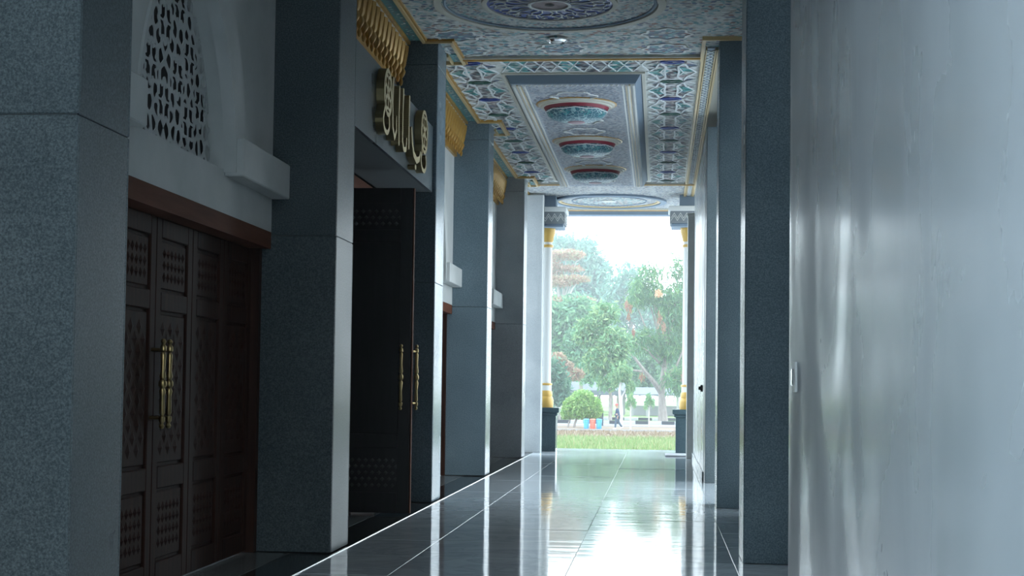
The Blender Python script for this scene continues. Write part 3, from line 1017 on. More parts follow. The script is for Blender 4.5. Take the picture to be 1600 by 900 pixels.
MB().strip(left_path(-2.645, -2.34, .0), .035, ZC - .05, ZC - .003).build('gold_moulding', m_goldlt, ce)
MB().strip(left_path(-2.615, -2.31, .035), .02, ZC - .035, ZC - .003).build('gold_moulding', m_gold, ce)
for k, (a, b) in enumerate(bays):
    a_, b_2 = (a + .5 if k else a), b - .06
    MB().box(-2.80, -2.67, a_, b_2, ZC - .02, ZC - .003).build('border_band', m_teal, ce)
    MB().strip([(-2.82, a_), (-2.82, b)], .03, ZC - .05, ZC - .003).build('gold_moulding', m_gold, ce)
    flakes('border_leaves', m_flake1, [(-2.80, -2.67, a_, b_2)], .045, .024, ZC - .024, keep=1, seed=30 + k)
for (a, b) in PILL:
    MB().box(-2.46, -2.365, b + .01, b + .42, ZC - .02, ZC - .003).build('border_band', m_teal, ce)
    MB().strip([(-2.475, b + .005), (-2.475, b + .44)], .025, ZC - .05, ZC - .003).build('gold_moulding', m_goldlt, ce)
    flakes('border_leaves', m_flake1, [(-2.46, -2.365, b + .01, b + .42)], .045, .022, ZC - .024, keep=1, seed=50)
# right side: wide bay border, then straight double line from the middle pillar to the end
rp_ = [(.95, 2.35)]
for a, b in ((11.56, 12.2), (16.85, 17.5)):
    rp_ += [(.95, a - .06), (.46, a - .06), (.46, b + .4), (.95, b + .4)]
MB().strip(rp_[:-1], .04, ZC - .05, ZC - .003).build('gold_moulding', m_goldlt, ce)
for x_, wd in ((.468, .03), (.50, .014), (.605, .014), (.635, .03)):
    MB().strip([(x_, 17.3), (x_, 32.95)], wd, ZC - .045, ZC - .003).build('gold_moulding', m_goldlt, ce)
MB().box(.51, .60, 17.3, 32.95, ZC - .02, ZC - .003).build('border_band', m_bluegrey, ce)
mb = MB()
n = 96
for i in range(n):
    yy = 17.4 + (32.9 - 17.4) * i / n
    for sgn in (1, -1):
        mb.strip([(.555 - sgn * .04, yy), (.555 + sgn * .04, yy + .15)], .014, ZC - .03, ZC - .018)
tag(mb.build('border_lattice', m_strap, ce), kind='stuff')
# transverse beams
for yb_, x0_, x1_ in ((17.73, -2.33, .45), (28.8, -2.33, .63), (12.3, -2.33, .93), (32.98, -2.64, .63)):
    MB().cbox(x0_, x1_, yb_ - .03, yb_ + .03, ZC - .06, ZC - .002, .012).build('gold_moulding', m_gold, ce)
    MB().cbox(x0_, x1_, yb_ + .032, yb_ + .055, ZC - .04, ZC - .002, .006).build('gold_moulding', m_cream, ce)
    MB().cbox(x0_, x1_, yb_ - .055, yb_ - .032, ZC - .045, ZC - .002, .006).build('gold_moulding', m_cream, ce)
# end lintel and fascia over the opening
tag(MB().cbox(-3.2, 1.5, 33.2, 33.55, 5.03, 5.45, .01).build('trim_4', m_bluegrey), 'blue-grey lintel across the top of the far opening', None, None, 'structure')

# downlight
t = thing('downlight', (-1.155, 16.78, ZC), 'small round chrome downlight set in the ceiling before the gold beam', 'light')
MB().lathe([(.075, 0), (.115, -.008), (.12, -.03), (.09, -.05), (.075, -.045)], (-1.155, 16.78, ZC - .012), 28).build('ring', m_chrome, t, True)
MB().lathe([(.076, -.03), (.05, -.045), (0, -.05)], (-1.155, 16.78, ZC - .012), 24).build('lens', m_plastic, t, True)

# painted pendant bowls
m_bowl = M('bowl_teal', (.08, .2, .24), .4)
nt_, b_ = nodes(m_bowl); L_ = nt_.links.new
tc_ = nt_.nodes.new('ShaderNodeTexCoord')
vo = nt_.nodes.new('ShaderNodeTexVoronoi'); vo.inputs['Scale'].default_value = 19; vo.feature = 'DISTANCE_TO_EDGE'
L_(tc_.outputs['Object'], vo.inputs['Vector'])
r1 = ramp(nt_, [(.0, (.34, .50, .52)), (.06, (.22, .38, .40)), (.10, (.02, .08, .14)), (.3, (.03, .14, .19)), (.5, (.05, .24, .25))]); L_(vo.outputs['Distance'], r1.inputs['Fac']); L_(r1.outputs['Color'], b_.inputs['Base Color'])
bowl_lab = ['nearest and largest painted bowl-shaped pendant on the ceiling', 'middle painted bowl-shaped pendant on the ceiling', 'farthest painted bowl-shaped pendant on the ceiling']
BR = .42
for yy, lab in zip(BOWLS, bowl_lab):
    t = thing('ceiling_bowl', (XB, yy, ZD), lab, 'ceiling pendant', 'row of painted ceiling bowls')
    c = (XB, yy, ZD - .006)
    MB().lathe([(.40, 0), (.50, 0), (.51, -.012), (.495, -.03), (.47, -.034), (.46, -.05), (.43, -.052)], c, 48).build('rim', m_cream, t, True)
    MB().lathe([(.505, .004), (.53, .0), (.532, -.008), (.512, -.013)], c, 48).build('rim_edge', m_gold, t, True)
    MB().lathe([(.43, -.045), (.425, -.055), (.405, -.092), (.395, -.094)], c, 48).build('band', m_maroon, t, True)
    prof = []
    for i in range(13):
        a_ = PI / 2 * i / 12
        prof.append((.40 * math.cos(a_) ** .8 if i < 12 else 0.0, -.09 - .15 * math.sin(a_)))
    bo = MB().lathe(prof, c, 48).build('bowl', m_bowl, t, True)

    def surf(th, ph, off=.004):
        a_ = ph
        r_ = .40 * max(math.cos(a_), 0) ** .8 + off; z_ = -.09 - .15 * math.sin(a_) - off * .6
        return (c[0] + r_ * math.cos(th), c[1] + r_ * math.sin(th), c[2] + z_)
    for k in range(8):
        th0 = 2 * PI * (k + .5) / 8 - PI / 2
        fl_ = MB()
        for q in range(8):
            aa = 2 * PI * q / 8
            def P2(rad, da):
                return surf(th0 + rad * math.cos(aa + da) * .9, .48 + rad * math.sin(aa + da) * 1.1)
            fl_.add([P2(.06, 0), P2(.17, .26), P2(.25, 0), P2(.17, -.26)], [(0, 1, 2, 3)])
        fl_.build('flower', m_flaket, bo)
        sc = MB()
        pts = [surf(th0 - PI / 8 + PI / 4 * i / 6, .06 + .10 * math.sin(PI * i / 6), .006) for i in range(7)]
        sc.tube(pts, .007, 5)
        sc.build('scallop', m_strap, bo)
    MB().lathe([(.11, -.228), (.115, -.240), (.09, -.248), (.05, -.250), (0, -.250)], c, 24).build('boss', m_mauve, t, True)

# ---- columns at the far end
def column(cx, cy_, label):
    t = thing('white_column', (cx, cy_, 0), label, 'column', 'columns of the far opening')
    p = thing
    ped = MB().cbox(cx - .245, cx + .245, cy_ - .245, cy_ + .245, .0, .72, .006).build('pedestal', m_granite_p, t)
    MB().cbox(cx - .275, cx + .275, cy_ - .275, cy_ + .275, .721, .78, .01).build('pedestal_moulding', m_granite_p, t)
    MB().cbox(cx - .31, cx + .31, cy_ - .31, cy_ + .31, .781, .88, .012).build('pedestal_cap', m_granite_p, t)
    MB().lathe([(.0, .88), (.17, .88), (.175, .92), (.18, 1.02), (.165, 1.08), (.15, 1.10), (.155, 1.14), (.15, 1.19), (.135, 1.22)], (cx, cy_, 0), 28).build('base', m_gold2, t, True)
    MB().lathe([(.135, 1.22), (.132, 1.31), (.13, 1.33)], (cx, cy_, 0), 28).build('neck', m_colwhite, t, True)
    MB().lathe([(.13, 1.325), (.148, 1.33), (.148, 1.36), (.128, 1.37)], (cx, cy_, 0), 28).build('gold_ring', m_gold2, t, True)
    MB().lathe([(.12, 1.365), (.12, 3.9), (.116, 4.12)], (cx, cy_, 0), 28).build('shaft', m_colwhite, t, True)
    MB().lathe([(.115, 4.11), (.14, 4.12), (.14, 4.16), (.115, 4.17)], (cx, cy_, 0), 28).build('gold_ring', m_gold2, t, True)
    MB().lathe([(.115, 4.17), (.115, 4.22)], (cx, cy_, 0), 28).build('neck', m_colwhite, t, True)
    MB().lathe([(.115, 4.22), (.135, 4.24), (.15, 4.33), (.17, 4.38), (.18, 4.44), (.18, 4.495), (.0, 4.495)], (cx, cy_, 0), 28).build('gold_capital', m_gold2, t, True)
    MB().cbox(cx - .36, cx + .36, cy_ - .36, cy_ + .36, 4.496, 4.56, .01).build('capital_foot', m_bluegrey, t)
    blk = MB().cbox(cx - .385, cx + .385, cy_ - .385, cy_ + .385, 4.561, 4.80, .006).build('capital_block', m_capital, t)
    MB().cbox(cx - .42, cx + .42, cy_ - .42, cy_ + .42, 4.801, 4.90, .012).build('abacus', m_colwhite, t)
    MB().cbox(cx - .20, cx + .20, cy_ - .20, cy_ + .20, 4.901, ZC, .01).build('upper_block', m_bluegrey, t)
    zg = MB()
    n = 6
    for face in range(4):
        for dz in (0, .05):
            pts = []
            for i in range(n * 2 + 1):
                u = -.37 + .74 * i / (n * 2)
                pts.append((u, 4.60 + dz + (.10 if i % 2 else 0)))
            for (ua, za), (ub, zb) in zip(pts[:-1], pts[1:]):
                d_ = .386; e = .392
                quad = [(ua, za), (ub, zb), (ub, zb + .02), (ua, za + .02)]
                def pl(u, z, dd):
                    return {0: (cx + u, cy_ - dd, z), 1: (cx + dd, cy_ + u, z), 2: (cx + u, cy_ + dd, z), 3: (cx - dd, cy_ + u, z)}[face]
                V = [pl(u, z, d_) for u, z in quad] + [pl(u, z, e) for u, z in quad]
                zg.add(V, [(4, 5, 6, 7), (0, 1, 5, 4), (1, 2, 6, 5), (2, 3, 7, 6), (3, 0, 4, 7)])
    zg.build('zigzag', m_palewhite, blk)
    return t


m_granite_p = granite('pedestal_granite', (.03, .055, .065), (.06, .095, .11), (.10, .14, .16), .18)
m_gold2 = M('column_gold', (.64, .39, .09), .35, .1)
m_colwhite = M('column_white', (.74, .74, .72), .45)
m_capital = M('capital_grey', (.22, .24, .26), .6)
column(-2.30, 30.98, 'white column with gold base on dark pedestal at left of far opening')
column(.575, 30.80, 'white column with gold base on dark pedestal at right of far opening')
tag(MB().cbox(.12, .53, 29.35, 30.3, .003, .03, .01).build('door_mat', M('mat_grey', (.30, .31, .33), .9)), 'grey mat on the floor in front of the right column pedestal', 'mat')
# white cap added in place of a bright glint by the wooden door
t = thing('door_stop', (-3.05, 8.92, 0), 'small white rounded door stop on the floor at the wooden door', 'door stop')
MB().lathe([(.0, .0), (.035, .0), (.035, .02), (.025, .038), (0, .045)], (-3.05, 8.92, -.004), 16).build('cap', m_plastic, t, True)
MB().lathe([(.036, .0), (.042, .0), (.042, .008), (.036, .01)], (-3.05, 8.92, -.004), 16).build('base_ring', m_chrome, t, True)

#EXTERIOR
# ================================================================== outdoors
GZ = -1.5


def W(x, y, Y):
    """photo pixel seen at distance Y -> real place"""
    d_ = rt * ((x - 800) / 2400.0) - up * ((y - 501) / 2400.0) + fw
    return Vector((0, 0, EYE)) + d_ * (Y / d_.y)


m_lawn = noise_col(M('lawn', (.16, .24, .07), .9), [(.3, (.20, .20, .09)), (.5, (.15, .25, .07)), (.7, (.20, .30, .10))], .5, 6, coord='Object')
m_soil = noise_col(M('dry_soil', (.30, .22, .15), .95), [(.3, (.13, .085, .055)), (.7, (.20, .145, .10))], .8, 6)
m_pave = noise_col(M('pavement', (.36, .37, .39), .85), [(.3, (.17, .18, .195)), (.7, (.24, .25, .265))], 1.0, 4)
m_fore = noise_col(M('forecourt_paving', (.38, .39, .41), .85), [(.3, (.34, .35, .37)), (.7, (.43, .44, .46))], 1.0, 4)  # unseen ground made pale to bounce neutral light onto the ceiling
m_road = M('road_asphalt', (.14, .15, .175), .85)
m_kw = M('kerb_white', (.36, .37, .38), .8)
m_kb = M('kerb_black', (.025, .028, .036), .8)
m_conc = M('concrete_edge', (.26, .26, .26), .9)

gr = thing('ground', (0, 90, GZ), 'flat ground of lawn, bare soil, path and road beyond the corridor', None, None, 'structure')


def gpiece(name, mat, y0, y1, z, x0=-90, x1=90):
    n = 12
    MB().box(x0, x1, y0, y1, z - .3, z).build(name, mat, gr)


gpiece('forecourt', m_fore, -60, 64, GZ)
gpiece('lawn', m_lawn, 64, 84.5, GZ)
gpiece('soil_strip', m_soil, 84.5, 99.6, GZ - .004)
MB().box(-90, 90, 99.6, 99.85, GZ - .3, GZ + .10).build('path_edging', m_conc, gr)
gpiece('soil_strip', m_soil, 99.85, 112, GZ - .002)
gpiece('pavement', m_pave, 112, 118.6, GZ + .02)
gpiece('road', m_road, 118.9, 134, GZ - .06)
gpiece('far_lawn', m_lawn, 134, 420, GZ)
kb = thing('kerb', (0, 118.7, GZ), 'road kerb painted in black and white blocks', None, None, 'structure')
kmesh = {}
for i in range(-16, 9):
    mt = m_kb if i % 2 else m_kw
    if i % 2 not in kmesh:
        kmesh[i % 2] = MB().cbox(-.49, .49, -.15, .15, 0, .28, .03).mesh('kerb_block', mt)
    link('kerb_block', kmesh[i % 2], (i * 1.0 - .3, 118.75, GZ), kb)
k2 = {}
for i in range(-18, 9):
    if i % 2 not in k2:
        k2[i % 2] = MB().cbox(-.59, .59, -.15, .15, 0, .30, .03).mesh('kerb_block', m_kb if i % 2 else m_kw)
    link('kerb_block', k2[i % 2], (i * 1.2, 134.2, GZ - .06), kb)
# raised stone base of the building, seen from outside
tag(MB().box(-3.1, 1.35, YEND + .001, YEND + .25, -1.5, -.03).build('trim_5', m_granite), 'stone edge of the raised floor at the far opening', None, None, 'structure')

# grass blades on the near lawn, dry tufts on the soil
def blades(name, n, x0, x1, y0, y1, hgt, mat, seed, clump=None):
    r_ = np.random.default_rng(seed)
    V = []; F = []
    for i in range(n):
        x = r_.uniform(x0, x1); y_ = r_.uniform(y0, y1); h = hgt * r_.uniform(.4, 1.2)
        a_ = r_.uniform(0, PI); dx, dy = math.cos(a_) * .035, math.sin(a_) * .035
        lx, ly = r_.normal(0, .3, 2) * h
        k = len(V)
        V += [(x - dx, y_ - dy, GZ), (x + dx, y_ + dy, GZ), (x + lx, y_ + ly, GZ + h)]
        F.append((k, k + 1, k + 2))
    me = bpy.data.meshes.new(name); me.from_pydata([Vector(v) - Vector((0, y0, GZ)) for v in V], [], F); me.materials.append(mat)
    return tag(link(name, me, (0, y0, GZ), gr), kind='stuff')


m_blade = island(M('grass_blade', (.2, .35, .1), .8), [(0, (.13, .22, .07)), (.5, (.19, .27, .10)), (1, (.30, .28, .15))], False)
m_dry = island(M('dry_grass', (.4, .33, .2), .9), [(0, (.17, .115, .07)), (1, (.26, .20, .13))], False)
blades('grass', 16000, -9, 5, 66, 83, .30, m_blade, 1)
blades('dry_grass', 5000, -10, 6, 81, 99, .16, m_dry, 2)


def leafmat(name, a, b, c):
    mt = island(M(name, b, .55), [(0, a), (.5, b), (1, c)], False)
    nt_, bs = nodes(mt)
    tr = nt_.nodes.new('ShaderNodeBsdfTranslucent'); mx = nt_.nodes.new('ShaderNodeMixShader'); mx.inputs[0].default_value = .35
    src = bs.inputs['Base Color'].links[0].from_socket
    nt_.links.new(src, tr.inputs['Color'])
    out = [n for n in nt_.nodes if n.type == 'OUTPUT_MATERIAL'][0]
    nt_.links.new(bs.outputs[0], mx.inputs[1]); nt_.links.new(tr.outputs[0], mx.inputs[2]); nt_.links.new(mx.outputs[0], out.inputs['Surface'])
    return mt


m_bark = noise_col(M('bark', (.26, .22, .19), .9), [(.3, (.19, .16, .14)), (.7, (.34, .30, .27))], 3, 5, stretch=(3, 3, .6))
m_bark2 = noise_col(M('pale_bark', (.42, .40, .38), .9), [(.3, (.34, .32, .30)), (.7, (.50, .48, .46))], 3, 5, stretch=(3, 3, .6))
lf_mango = leafmat('mango_leaf', (.05, .15, .07), (.09, .23, .10), (.20, .34, .12))
lf_light = leafmat('light_leaf', (.08, .22, .10), (.14, .29, .13), (.27, .38, .16))
lf_mid = leafmat('mid_leaf', (.07, .20, .12), (.12, .28, .15), (.20, .36, .17))
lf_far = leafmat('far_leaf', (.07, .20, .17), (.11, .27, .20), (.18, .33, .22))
lf_rust = leafmat('rust_leaf', (.30, .17, .12), (.42, .26, .18), (.30, .34, .20))
lf_red = leafmat('red_leaf', (.34, .12, .10), (.42, .20, .14), (.30, .30, .12))
lf_shrub = leafmat('shrub_leaf', (.14, .30, .07), (.22, .40, .10), (.36, .48, .16))
lf_dark = leafmat('dark_leaf_green', (.05, .15, .10), (.08, .20, .12), (.13, .26, .14))


def leaves(name, blobs, n, size, mat, parent, seed, droop=.3, slim=.35, shell=.45, clump=0):
    r_ = np.random.default_rng(seed)
    B = np.array([(p[0], p[1], p[2], a_, b_, c_) for p, a_, b_, c_ in blobs])
    wts = B[:, 3] * B[:, 5] * np.sqrt(B[:, 4]); wts /= wts.sum()
    if clump:
        nc = n // clump
        ci = r_.choice(len(B), nc, p=wts)
        d = r_.normal(size=(nc, 3)); d /= np.linalg.norm(d, axis=1)[:, None]
        rad = r_.uniform(shell, 1, nc) ** .6
        cc = B[ci, :3] + d * rad[:, None] * B[ci, 3:]
        P_ = np.repeat(cc, clump, 0) + r_.normal(0, size * .9, (nc * clump, 3))
        D0 = np.repeat(d, clump, 0)
    else:
        ci = r_.choice(len(B), n, p=wts)
        d = r_.normal(size=(n, 3)); d /= np.linalg.norm(d, axis=1)[:, None]
        P_ = B[ci, :3] + d * (r_.uniform(shell, 1, n) ** .6)[:, None] * B[ci, 3:]
        D0 = d
    n = len(P_)
    D = D0 * .5 + r_.normal(0, .6, (n, 3)); D[:, 2] -= droop; D /= np.linalg.norm(D, axis=1)[:, None]
    S = np.cross(D, r_.normal(size=(n, 3))); S /= np.linalg.norm(S, axis=1)[:, None]
    l = size * r_.uniform(.6, 1.3, n)[:, None]
    N_ = np.cross(D, S)
    V = np.stack([P_ - D * l, P_ + S * l * slim + N_ * l * .08, P_ + D * l, P_ - S * l * slim + N_ * l * .08], 1).reshape(-1, 3)
    o = np.array(ORG[parent.name])
    V = V - o
    me = bpy.data.meshes.new(name)
    F = np.arange(n * 4).reshape(-1, 4)
    me.from_pydata(V.tolist(), [], F.tolist()); me.materials.append(mat)
    return tag(link(name, me, o, parent), kind='stuff')


def tree(name, base, trunk, limbs, blobs, n, size, leafm, label, cat='tree', bark=m_bark, seed=1, group=None, twigs=True, **kw):
    """trunk: [(pixel x, y, Y, radius)], limbs the same, blobs [(x, y, Y, rx_px, rz_px)]"""
    b0 = W(*base); b0.z = GZ
    t_ = thing(name, b0, label, cat, group)
    pts = [W(a_[0], a_[1], a_[2]) for a_ in trunk]
    pts[0].z = GZ - .02
    MB().tube(pts, [a_[3] for a_ in trunk], 10).build('trunk', bark, t_, True)
    bl = []
    r_ = random.Random(seed)
    for (x, y_, Y, rx, rz) in blobs:
        c = W(x, y_, Y); s = Y / 2400.0
        bl.append((c, rx * s, max(rx * s * .9, .4), rz * s))
    for lm in limbs:
        q = [W(a_[0], a_[1], a_[2]) for a_ in lm]
        MB().tube(q, [a_[3] for a_ in lm], 7).build('branch', bark, t_, True)
    if twigs:
        top = pts[-1]
        for c, ax, ay, az in bl:
            mid = top.lerp(c, .5) + Vector((r_.uniform(-.3, .3), r_.uniform(-.3, .3), .2))
            rb = trunk[-1][3] * .55
            MB().tube([top, mid, c, c + Vector((r_.uniform(-1, 1) * ax * .5, r_.uniform(-1, 1) * ay * .4, az * .5))], [rb, rb * .6, rb * .35, rb * .15], 6).build('branch', bark, t_, True)
    leaves('foliage', bl, n, size, leafm, t_, seed, **kw)
    return t_


# mango tree on the right
mg = tree('mango_tree', (1036, 660, 129), [(1036, 660, 129, .46), (1035, 640, 129, .36), (1034, 612, 129, .30), (1038, 575, 129, .24)],
     [[(1034, 615, 129, .26), (1024, 600, 128.5, .2), (1008, 581, 128, .16), (994, 562, 127.5, .12), (983, 548, 127, .08), (980, 530, 127, .05)],
      [(1038, 578, 129, .2), (1045, 545, 129, .16), (1036, 505, 129, .12), (1020, 470, 129, .07)],
      [(1008, 581, 128, .1), (985, 578, 127.5, .07), (965, 572, 127, .04)],
      [(1038, 590, 129, .16), (1058, 570, 128, .1), (1068, 545, 128, .06)]],
     [(1010, 455, 129, 28, 22), (1045, 478, 129, 32, 36), (1002, 535, 128, 28, 20), (1042, 540, 129, 32, 30), (1058, 595, 127, 22, 24), (1060, 430, 129, 18, 30), (984, 530, 127, 16, 12), (1018, 425, 129, 20, 14), (1080, 510, 130, 30, 60), (992, 470, 128, 16, 16)],
     9000, .30, lf_mango, 'mango tree with thick leaning trunk at right of the far opening', seed=5, droop=.8, slim=.17, clump=9, shell=.2)
for (x, y_, Y, rx, rz) in ((979, 478, 126.5, 3.5, 10), (985, 482, 126.5, 3, 7), (982, 495, 126.5, 3, 6), (1030, 500, 127, 4.5, 14), (1037, 512, 127, 4, 10), (1068, 590, 126, 5, 12), (990, 520, 126.5, 3, 8), (1003, 590, 126.5, 5, 8)):
    c = W(x, y_, Y); s = Y / 2400
    leaves('dry_cluster', [(c, rx * s, rx * s, rz * s)], 90, .16, lf_red, mg, int(x), droop=1.2, slim=.2, shell=.0)
leaves('flower_cluster', [(W(1029, 459, 126), .35, .3, .4)], 140, .14, leafmat('orange_leaf', (.62, .36, .20), (.70, .46, .28), (.66, .5, .3)), mg, 77, shell=0)

tree('leafy_tree', (953, 667, 121), [(953, 667, 121, .17), (954, 630, 121, .14), (952, 580, 121, .12)], [],
     [(938, 565, 121, 28, 26), (958, 540, 121, 28, 28), (925, 520, 122, 28, 26), (966, 580, 120, 16, 16), (950, 600, 120, 20, 10), (945, 490, 122, 24, 20)],
     7000, .22, lf_light, 'light green leafy tree in the middle of the far opening', seed=8, shell=.2, clump=6)
tree('slender_tree', (970, 668, 116), [(970, 668, 116, .16), (971, 640, 116, .13), (968, 610, 116, .11), (972, 585, 116, .08)], [[(969, 625, 116, .07), (980, 605, 116, .05), (987, 590, 116, .03)]],
     [(975, 585, 116, 14, 14), (985, 605, 116, 8, 12), (962, 590, 116, 12, 10)], 1800, .2, lf_light, 'slender pale-trunked tree right behind the walking person', bark=m_bark2, seed=9, droop=.9, slim=.2, shell=.1)
tree('tall_tree', (906, 655, 150), [(906, 655, 150, .25), (908, 610, 150, .2), (904, 560, 150, .16)], [],
     [(878, 510, 152, 30, 30), (905, 545, 150, 28, 30), (900, 490, 154, 32, 28), (870, 550, 152, 24, 20), (920, 580, 148, 20, 20), (850, 500, 152, 30, 40)],
     11000, .30, lf_mid, 'tall blue-green tree at left behind the round shrub', seed=10, shell=.2, clump=6)
fl2 = tree('flame_tree', (872, 652, 166), [(872, 652, 166, .4), (874, 560, 166, .32), (878, 480, 166, .24)],
     [[(878, 490, 166, .16), (895, 450, 165, .1), (915, 425, 165, .04)], [(878, 480, 166, .16), (868, 430, 166, .1), (880, 395, 166, .04)], [(878, 500, 166, .14), (910, 480, 165, .08), (935, 470, 165, .03)], [(880, 470, 166, .1), (900, 410, 166, .06), (915, 398, 166, .03)]],
     [(885, 398, 166, 32, 9), (872, 440, 165, 34, 9), (896, 436, 165, 30, 7), (908, 470, 164, 26, 8), (875, 470, 165, 28, 8), (890, 420, 166, 26, 6), (850, 420, 166, 30, 30)],
     7000, .22, lf_rust, 'sparse rust-leaved spreading tree at upper left of the far opening', bark=m_bark2, seed=12, twigs=True, droop=0, shell=.1)
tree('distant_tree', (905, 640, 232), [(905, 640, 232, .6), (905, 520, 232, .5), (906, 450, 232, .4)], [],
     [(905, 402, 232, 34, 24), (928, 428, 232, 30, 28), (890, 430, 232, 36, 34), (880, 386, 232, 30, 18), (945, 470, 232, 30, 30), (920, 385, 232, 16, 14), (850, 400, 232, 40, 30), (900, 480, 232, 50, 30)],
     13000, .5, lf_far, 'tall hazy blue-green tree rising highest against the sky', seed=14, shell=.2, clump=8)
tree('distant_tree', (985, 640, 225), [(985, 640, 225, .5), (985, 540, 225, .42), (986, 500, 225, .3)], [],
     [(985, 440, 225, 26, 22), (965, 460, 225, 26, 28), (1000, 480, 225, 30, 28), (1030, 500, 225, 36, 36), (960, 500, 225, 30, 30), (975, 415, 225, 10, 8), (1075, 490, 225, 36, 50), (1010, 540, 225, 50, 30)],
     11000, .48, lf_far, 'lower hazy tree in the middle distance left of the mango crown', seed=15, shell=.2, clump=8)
tree('dark_tree', (874, 664, 128), [(874, 664, 128, .14), (873, 640, 128, .12), (874, 610, 128, .1)], [],
     [(872, 600, 128, 16, 26), (880, 622, 128, 12, 16), (862, 585, 128, 14, 24), (850, 610, 128, 20, 40)], 4500, .24, lf_dark, 'small dark green tree beside the left column', seed=16, shell=.2, clump=5)
tree('reddish_shrub', (866, 660, 138), [(866, 660, 138, .1), (868, 620, 138, .09), (872, 580, 138, .07)], [],
     [(870, 562, 138, 16, 12), (885, 572, 138, 12, 9), (898, 585, 138, 16, 10)], 2600, .2, lf_rust, 'reddish-leaved tree above the dark tree at left', seed=17, shell=.1)
sh = tree('round_shrub', (897, 671, 107), [(897, 671, 107, .10), (898, 662, 107, .09), (902, 652, 107, .07)],
     [[(886, 672, 107, .08), (889, 660, 107, .06), (895, 645, 107, .04)], [(914, 672, 107.5, .07), (913, 660, 107.3, .05), (911, 645, 107, .04)]],
     [(905, 635, 107, 24, 20), (922, 636, 107, 20, 18), (892, 638, 107, 14, 18), (911, 620, 107, 18, 12), (884, 645, 107, 9, 10), (930, 645, 107, 11, 9)], 8000, .13, lf_shrub, 'round bright green shrub behind the three bins', 'shrub', seed=18, shell=.3)
for k, (x, Y, tp, lab) in enumerate(((1014, 112, 625, 'thin bare young tree trunk left of the mango trunk'), (985, 104, 625, 'staked sapling with drooping leaves right of the walking person'))):
    tree('sapling', (x, 672, Y), [(x, 672, Y, .06), (x, 650, Y, .05), (x + 1, tp, Y, .035)], [[(x, 640, Y, .03), (x + 5, 628, Y, .015)], [(x, 645, Y, .03), (x - 4, 632, Y, .015)]],
         [(x, tp - 2, Y, 6, 10), (x + 6, 630, Y, 4, 8), (x - 5, 634, Y, 4, 8)], 420, .14, lf_light, lab, bark=m_bark2, seed=20 + k, droop=1.2, slim=.2, shell=0, twigs=False)
# row of low trees closing the view behind the road
for k, (x, lab) in enumerate(((868, 'low bushy tree behind the road at far left'), (915, 'low bushy tree behind the road above the bins'), (965, 'low bushy tree behind the road above the walking person'), (1015, 'low bushy tree behind the road left of the mango trunk'), (1065, 'low bushy tree behind the road at far right'))):
    Y = 176 + (k % 2) * 8
    tree('bushy_tree', (x, 650, Y), [(x, 650, Y, .2), (x + 1, 620, Y, .16), (x, 600, Y, .12)], [],
         [(x - 14, 585, Y, 24, 22), (x + 14, 580, Y, 24, 24), (x, 560, Y, 28, 22), (x + 4, 604, Y, 28, 12)], 5000, .34, lf_mid, lab, seed=30 + k, shell=.2, clump=5)

# shelter with dark roof
c = W(935, 640, 161)
t = thing('shelter', (c.x, 161, GZ), 'open shelter with long dark roof under the trees', 'shelter')
m_roof = M('dark_roof', (.09, .11, .14), .6)
x0, x1 = W(893, 620, 161).x, W(978, 620, 161).x
zr = W(930, 612, 161).z; zt = W(930, 598, 161).z
MB().prism([(x0, 158, zr), (x0, 164, zr), (x0, 164, zr + .12), (x0, 161, zt + .1), (x0, 158, zr + .12)], (x1 - x0, 0, 0)).build('roof', m_roof, t)
MB().box(x0, x1, 157.88, 157.99, zr - .35, zr + .15).build('fascia', m_roof, t)
for i in range(5):
    px = x0 + .2 + (x1 - x0 - .4) * i / 4
    MB().box(px - .09, px + .09, 158.4, 158.58, GZ, zr).build('post', m_conc, t)
    MB().box(px - .09, px + .09, 163.4, 163.58, GZ, zr).build('post', m_conc, t)
c0, c1 = W(985, 622, 156).x, W(1085, 622, 156).x
t = thing('long_shelter', ((c0 + c1) / 2, 156, GZ), 'second dark-roofed shelter behind the mango trunk', 'shelter')
zr = W(1030, 618, 156).z
MB().prism([(c0, 153, zr), (c0, 159, zr), (c0, 159, zr + .12), (c0, 156, zr + .8), (c0, 153, zr + .12)], (c1 - c0, 0, 0)).build('roof', m_roof, t)
for i in range(5):
    px = c0 + .2 + (c1 - c0 - .4) * i / 4
    MB().box(px - .1, px + .1, 153.4, 153.6, GZ, zr).build('post', m_conc, t)
MB().box(c0, c1, 158.6, 158.75, GZ, GZ + 1.0).build('pale_back_wall', m_kw, t)

# bins
m_binb = M('blue_plastic', (.05, .30, .62), .4); m_binr = M('orange_red_plastic', (.75, .12, .07), .4)
for (x, mt, lab) in ((916, m_binb, 'blue bin left of the orange-red bin'), (926, m_binr, 'orange-red bin between the two blue bins'), (936, m_binb, 'blue bin right of the orange-red bin')):
    c = W(x, 671, 104.5)
    t = thing('bin', (c.x, 104.5, GZ), lab, 'bin', 'bins by the path')
    cc = (c.x, 104.5, GZ)
    MB().lathe([(0, .0), (.15, .0), (.165, .03), (.195, .55), (.19, .56)], cc, 16).build('body', mt, t, True)
    MB().lathe([(.20, .55), (.21, .565), (.205, .62), (.15, .67), (0, .69)], cc, 16).build('lid', mt, t, True)
    MB().lathe([(.199, .44), (.215, .45), (.215, .48), (.199, .49)], cc, 16).build('band', mt, t, True)
c = W(937, 664, 112)
t = thing('dark_cabinet', (c.x, 112.5, GZ + .02), 'dark upright cabinet behind the right blue bin', 'cabinet')
MB().cbox(c.x - .24, c.x + .24, 112.3, 112.7, GZ + .02, GZ + 1.05, .02).build('body', m_kb, t)
MB().cbox(c.x - .27, c.x + .27, 112.27, 112.73, GZ + 1.051, GZ + 1.12, .02).build('top', m_kb, t)

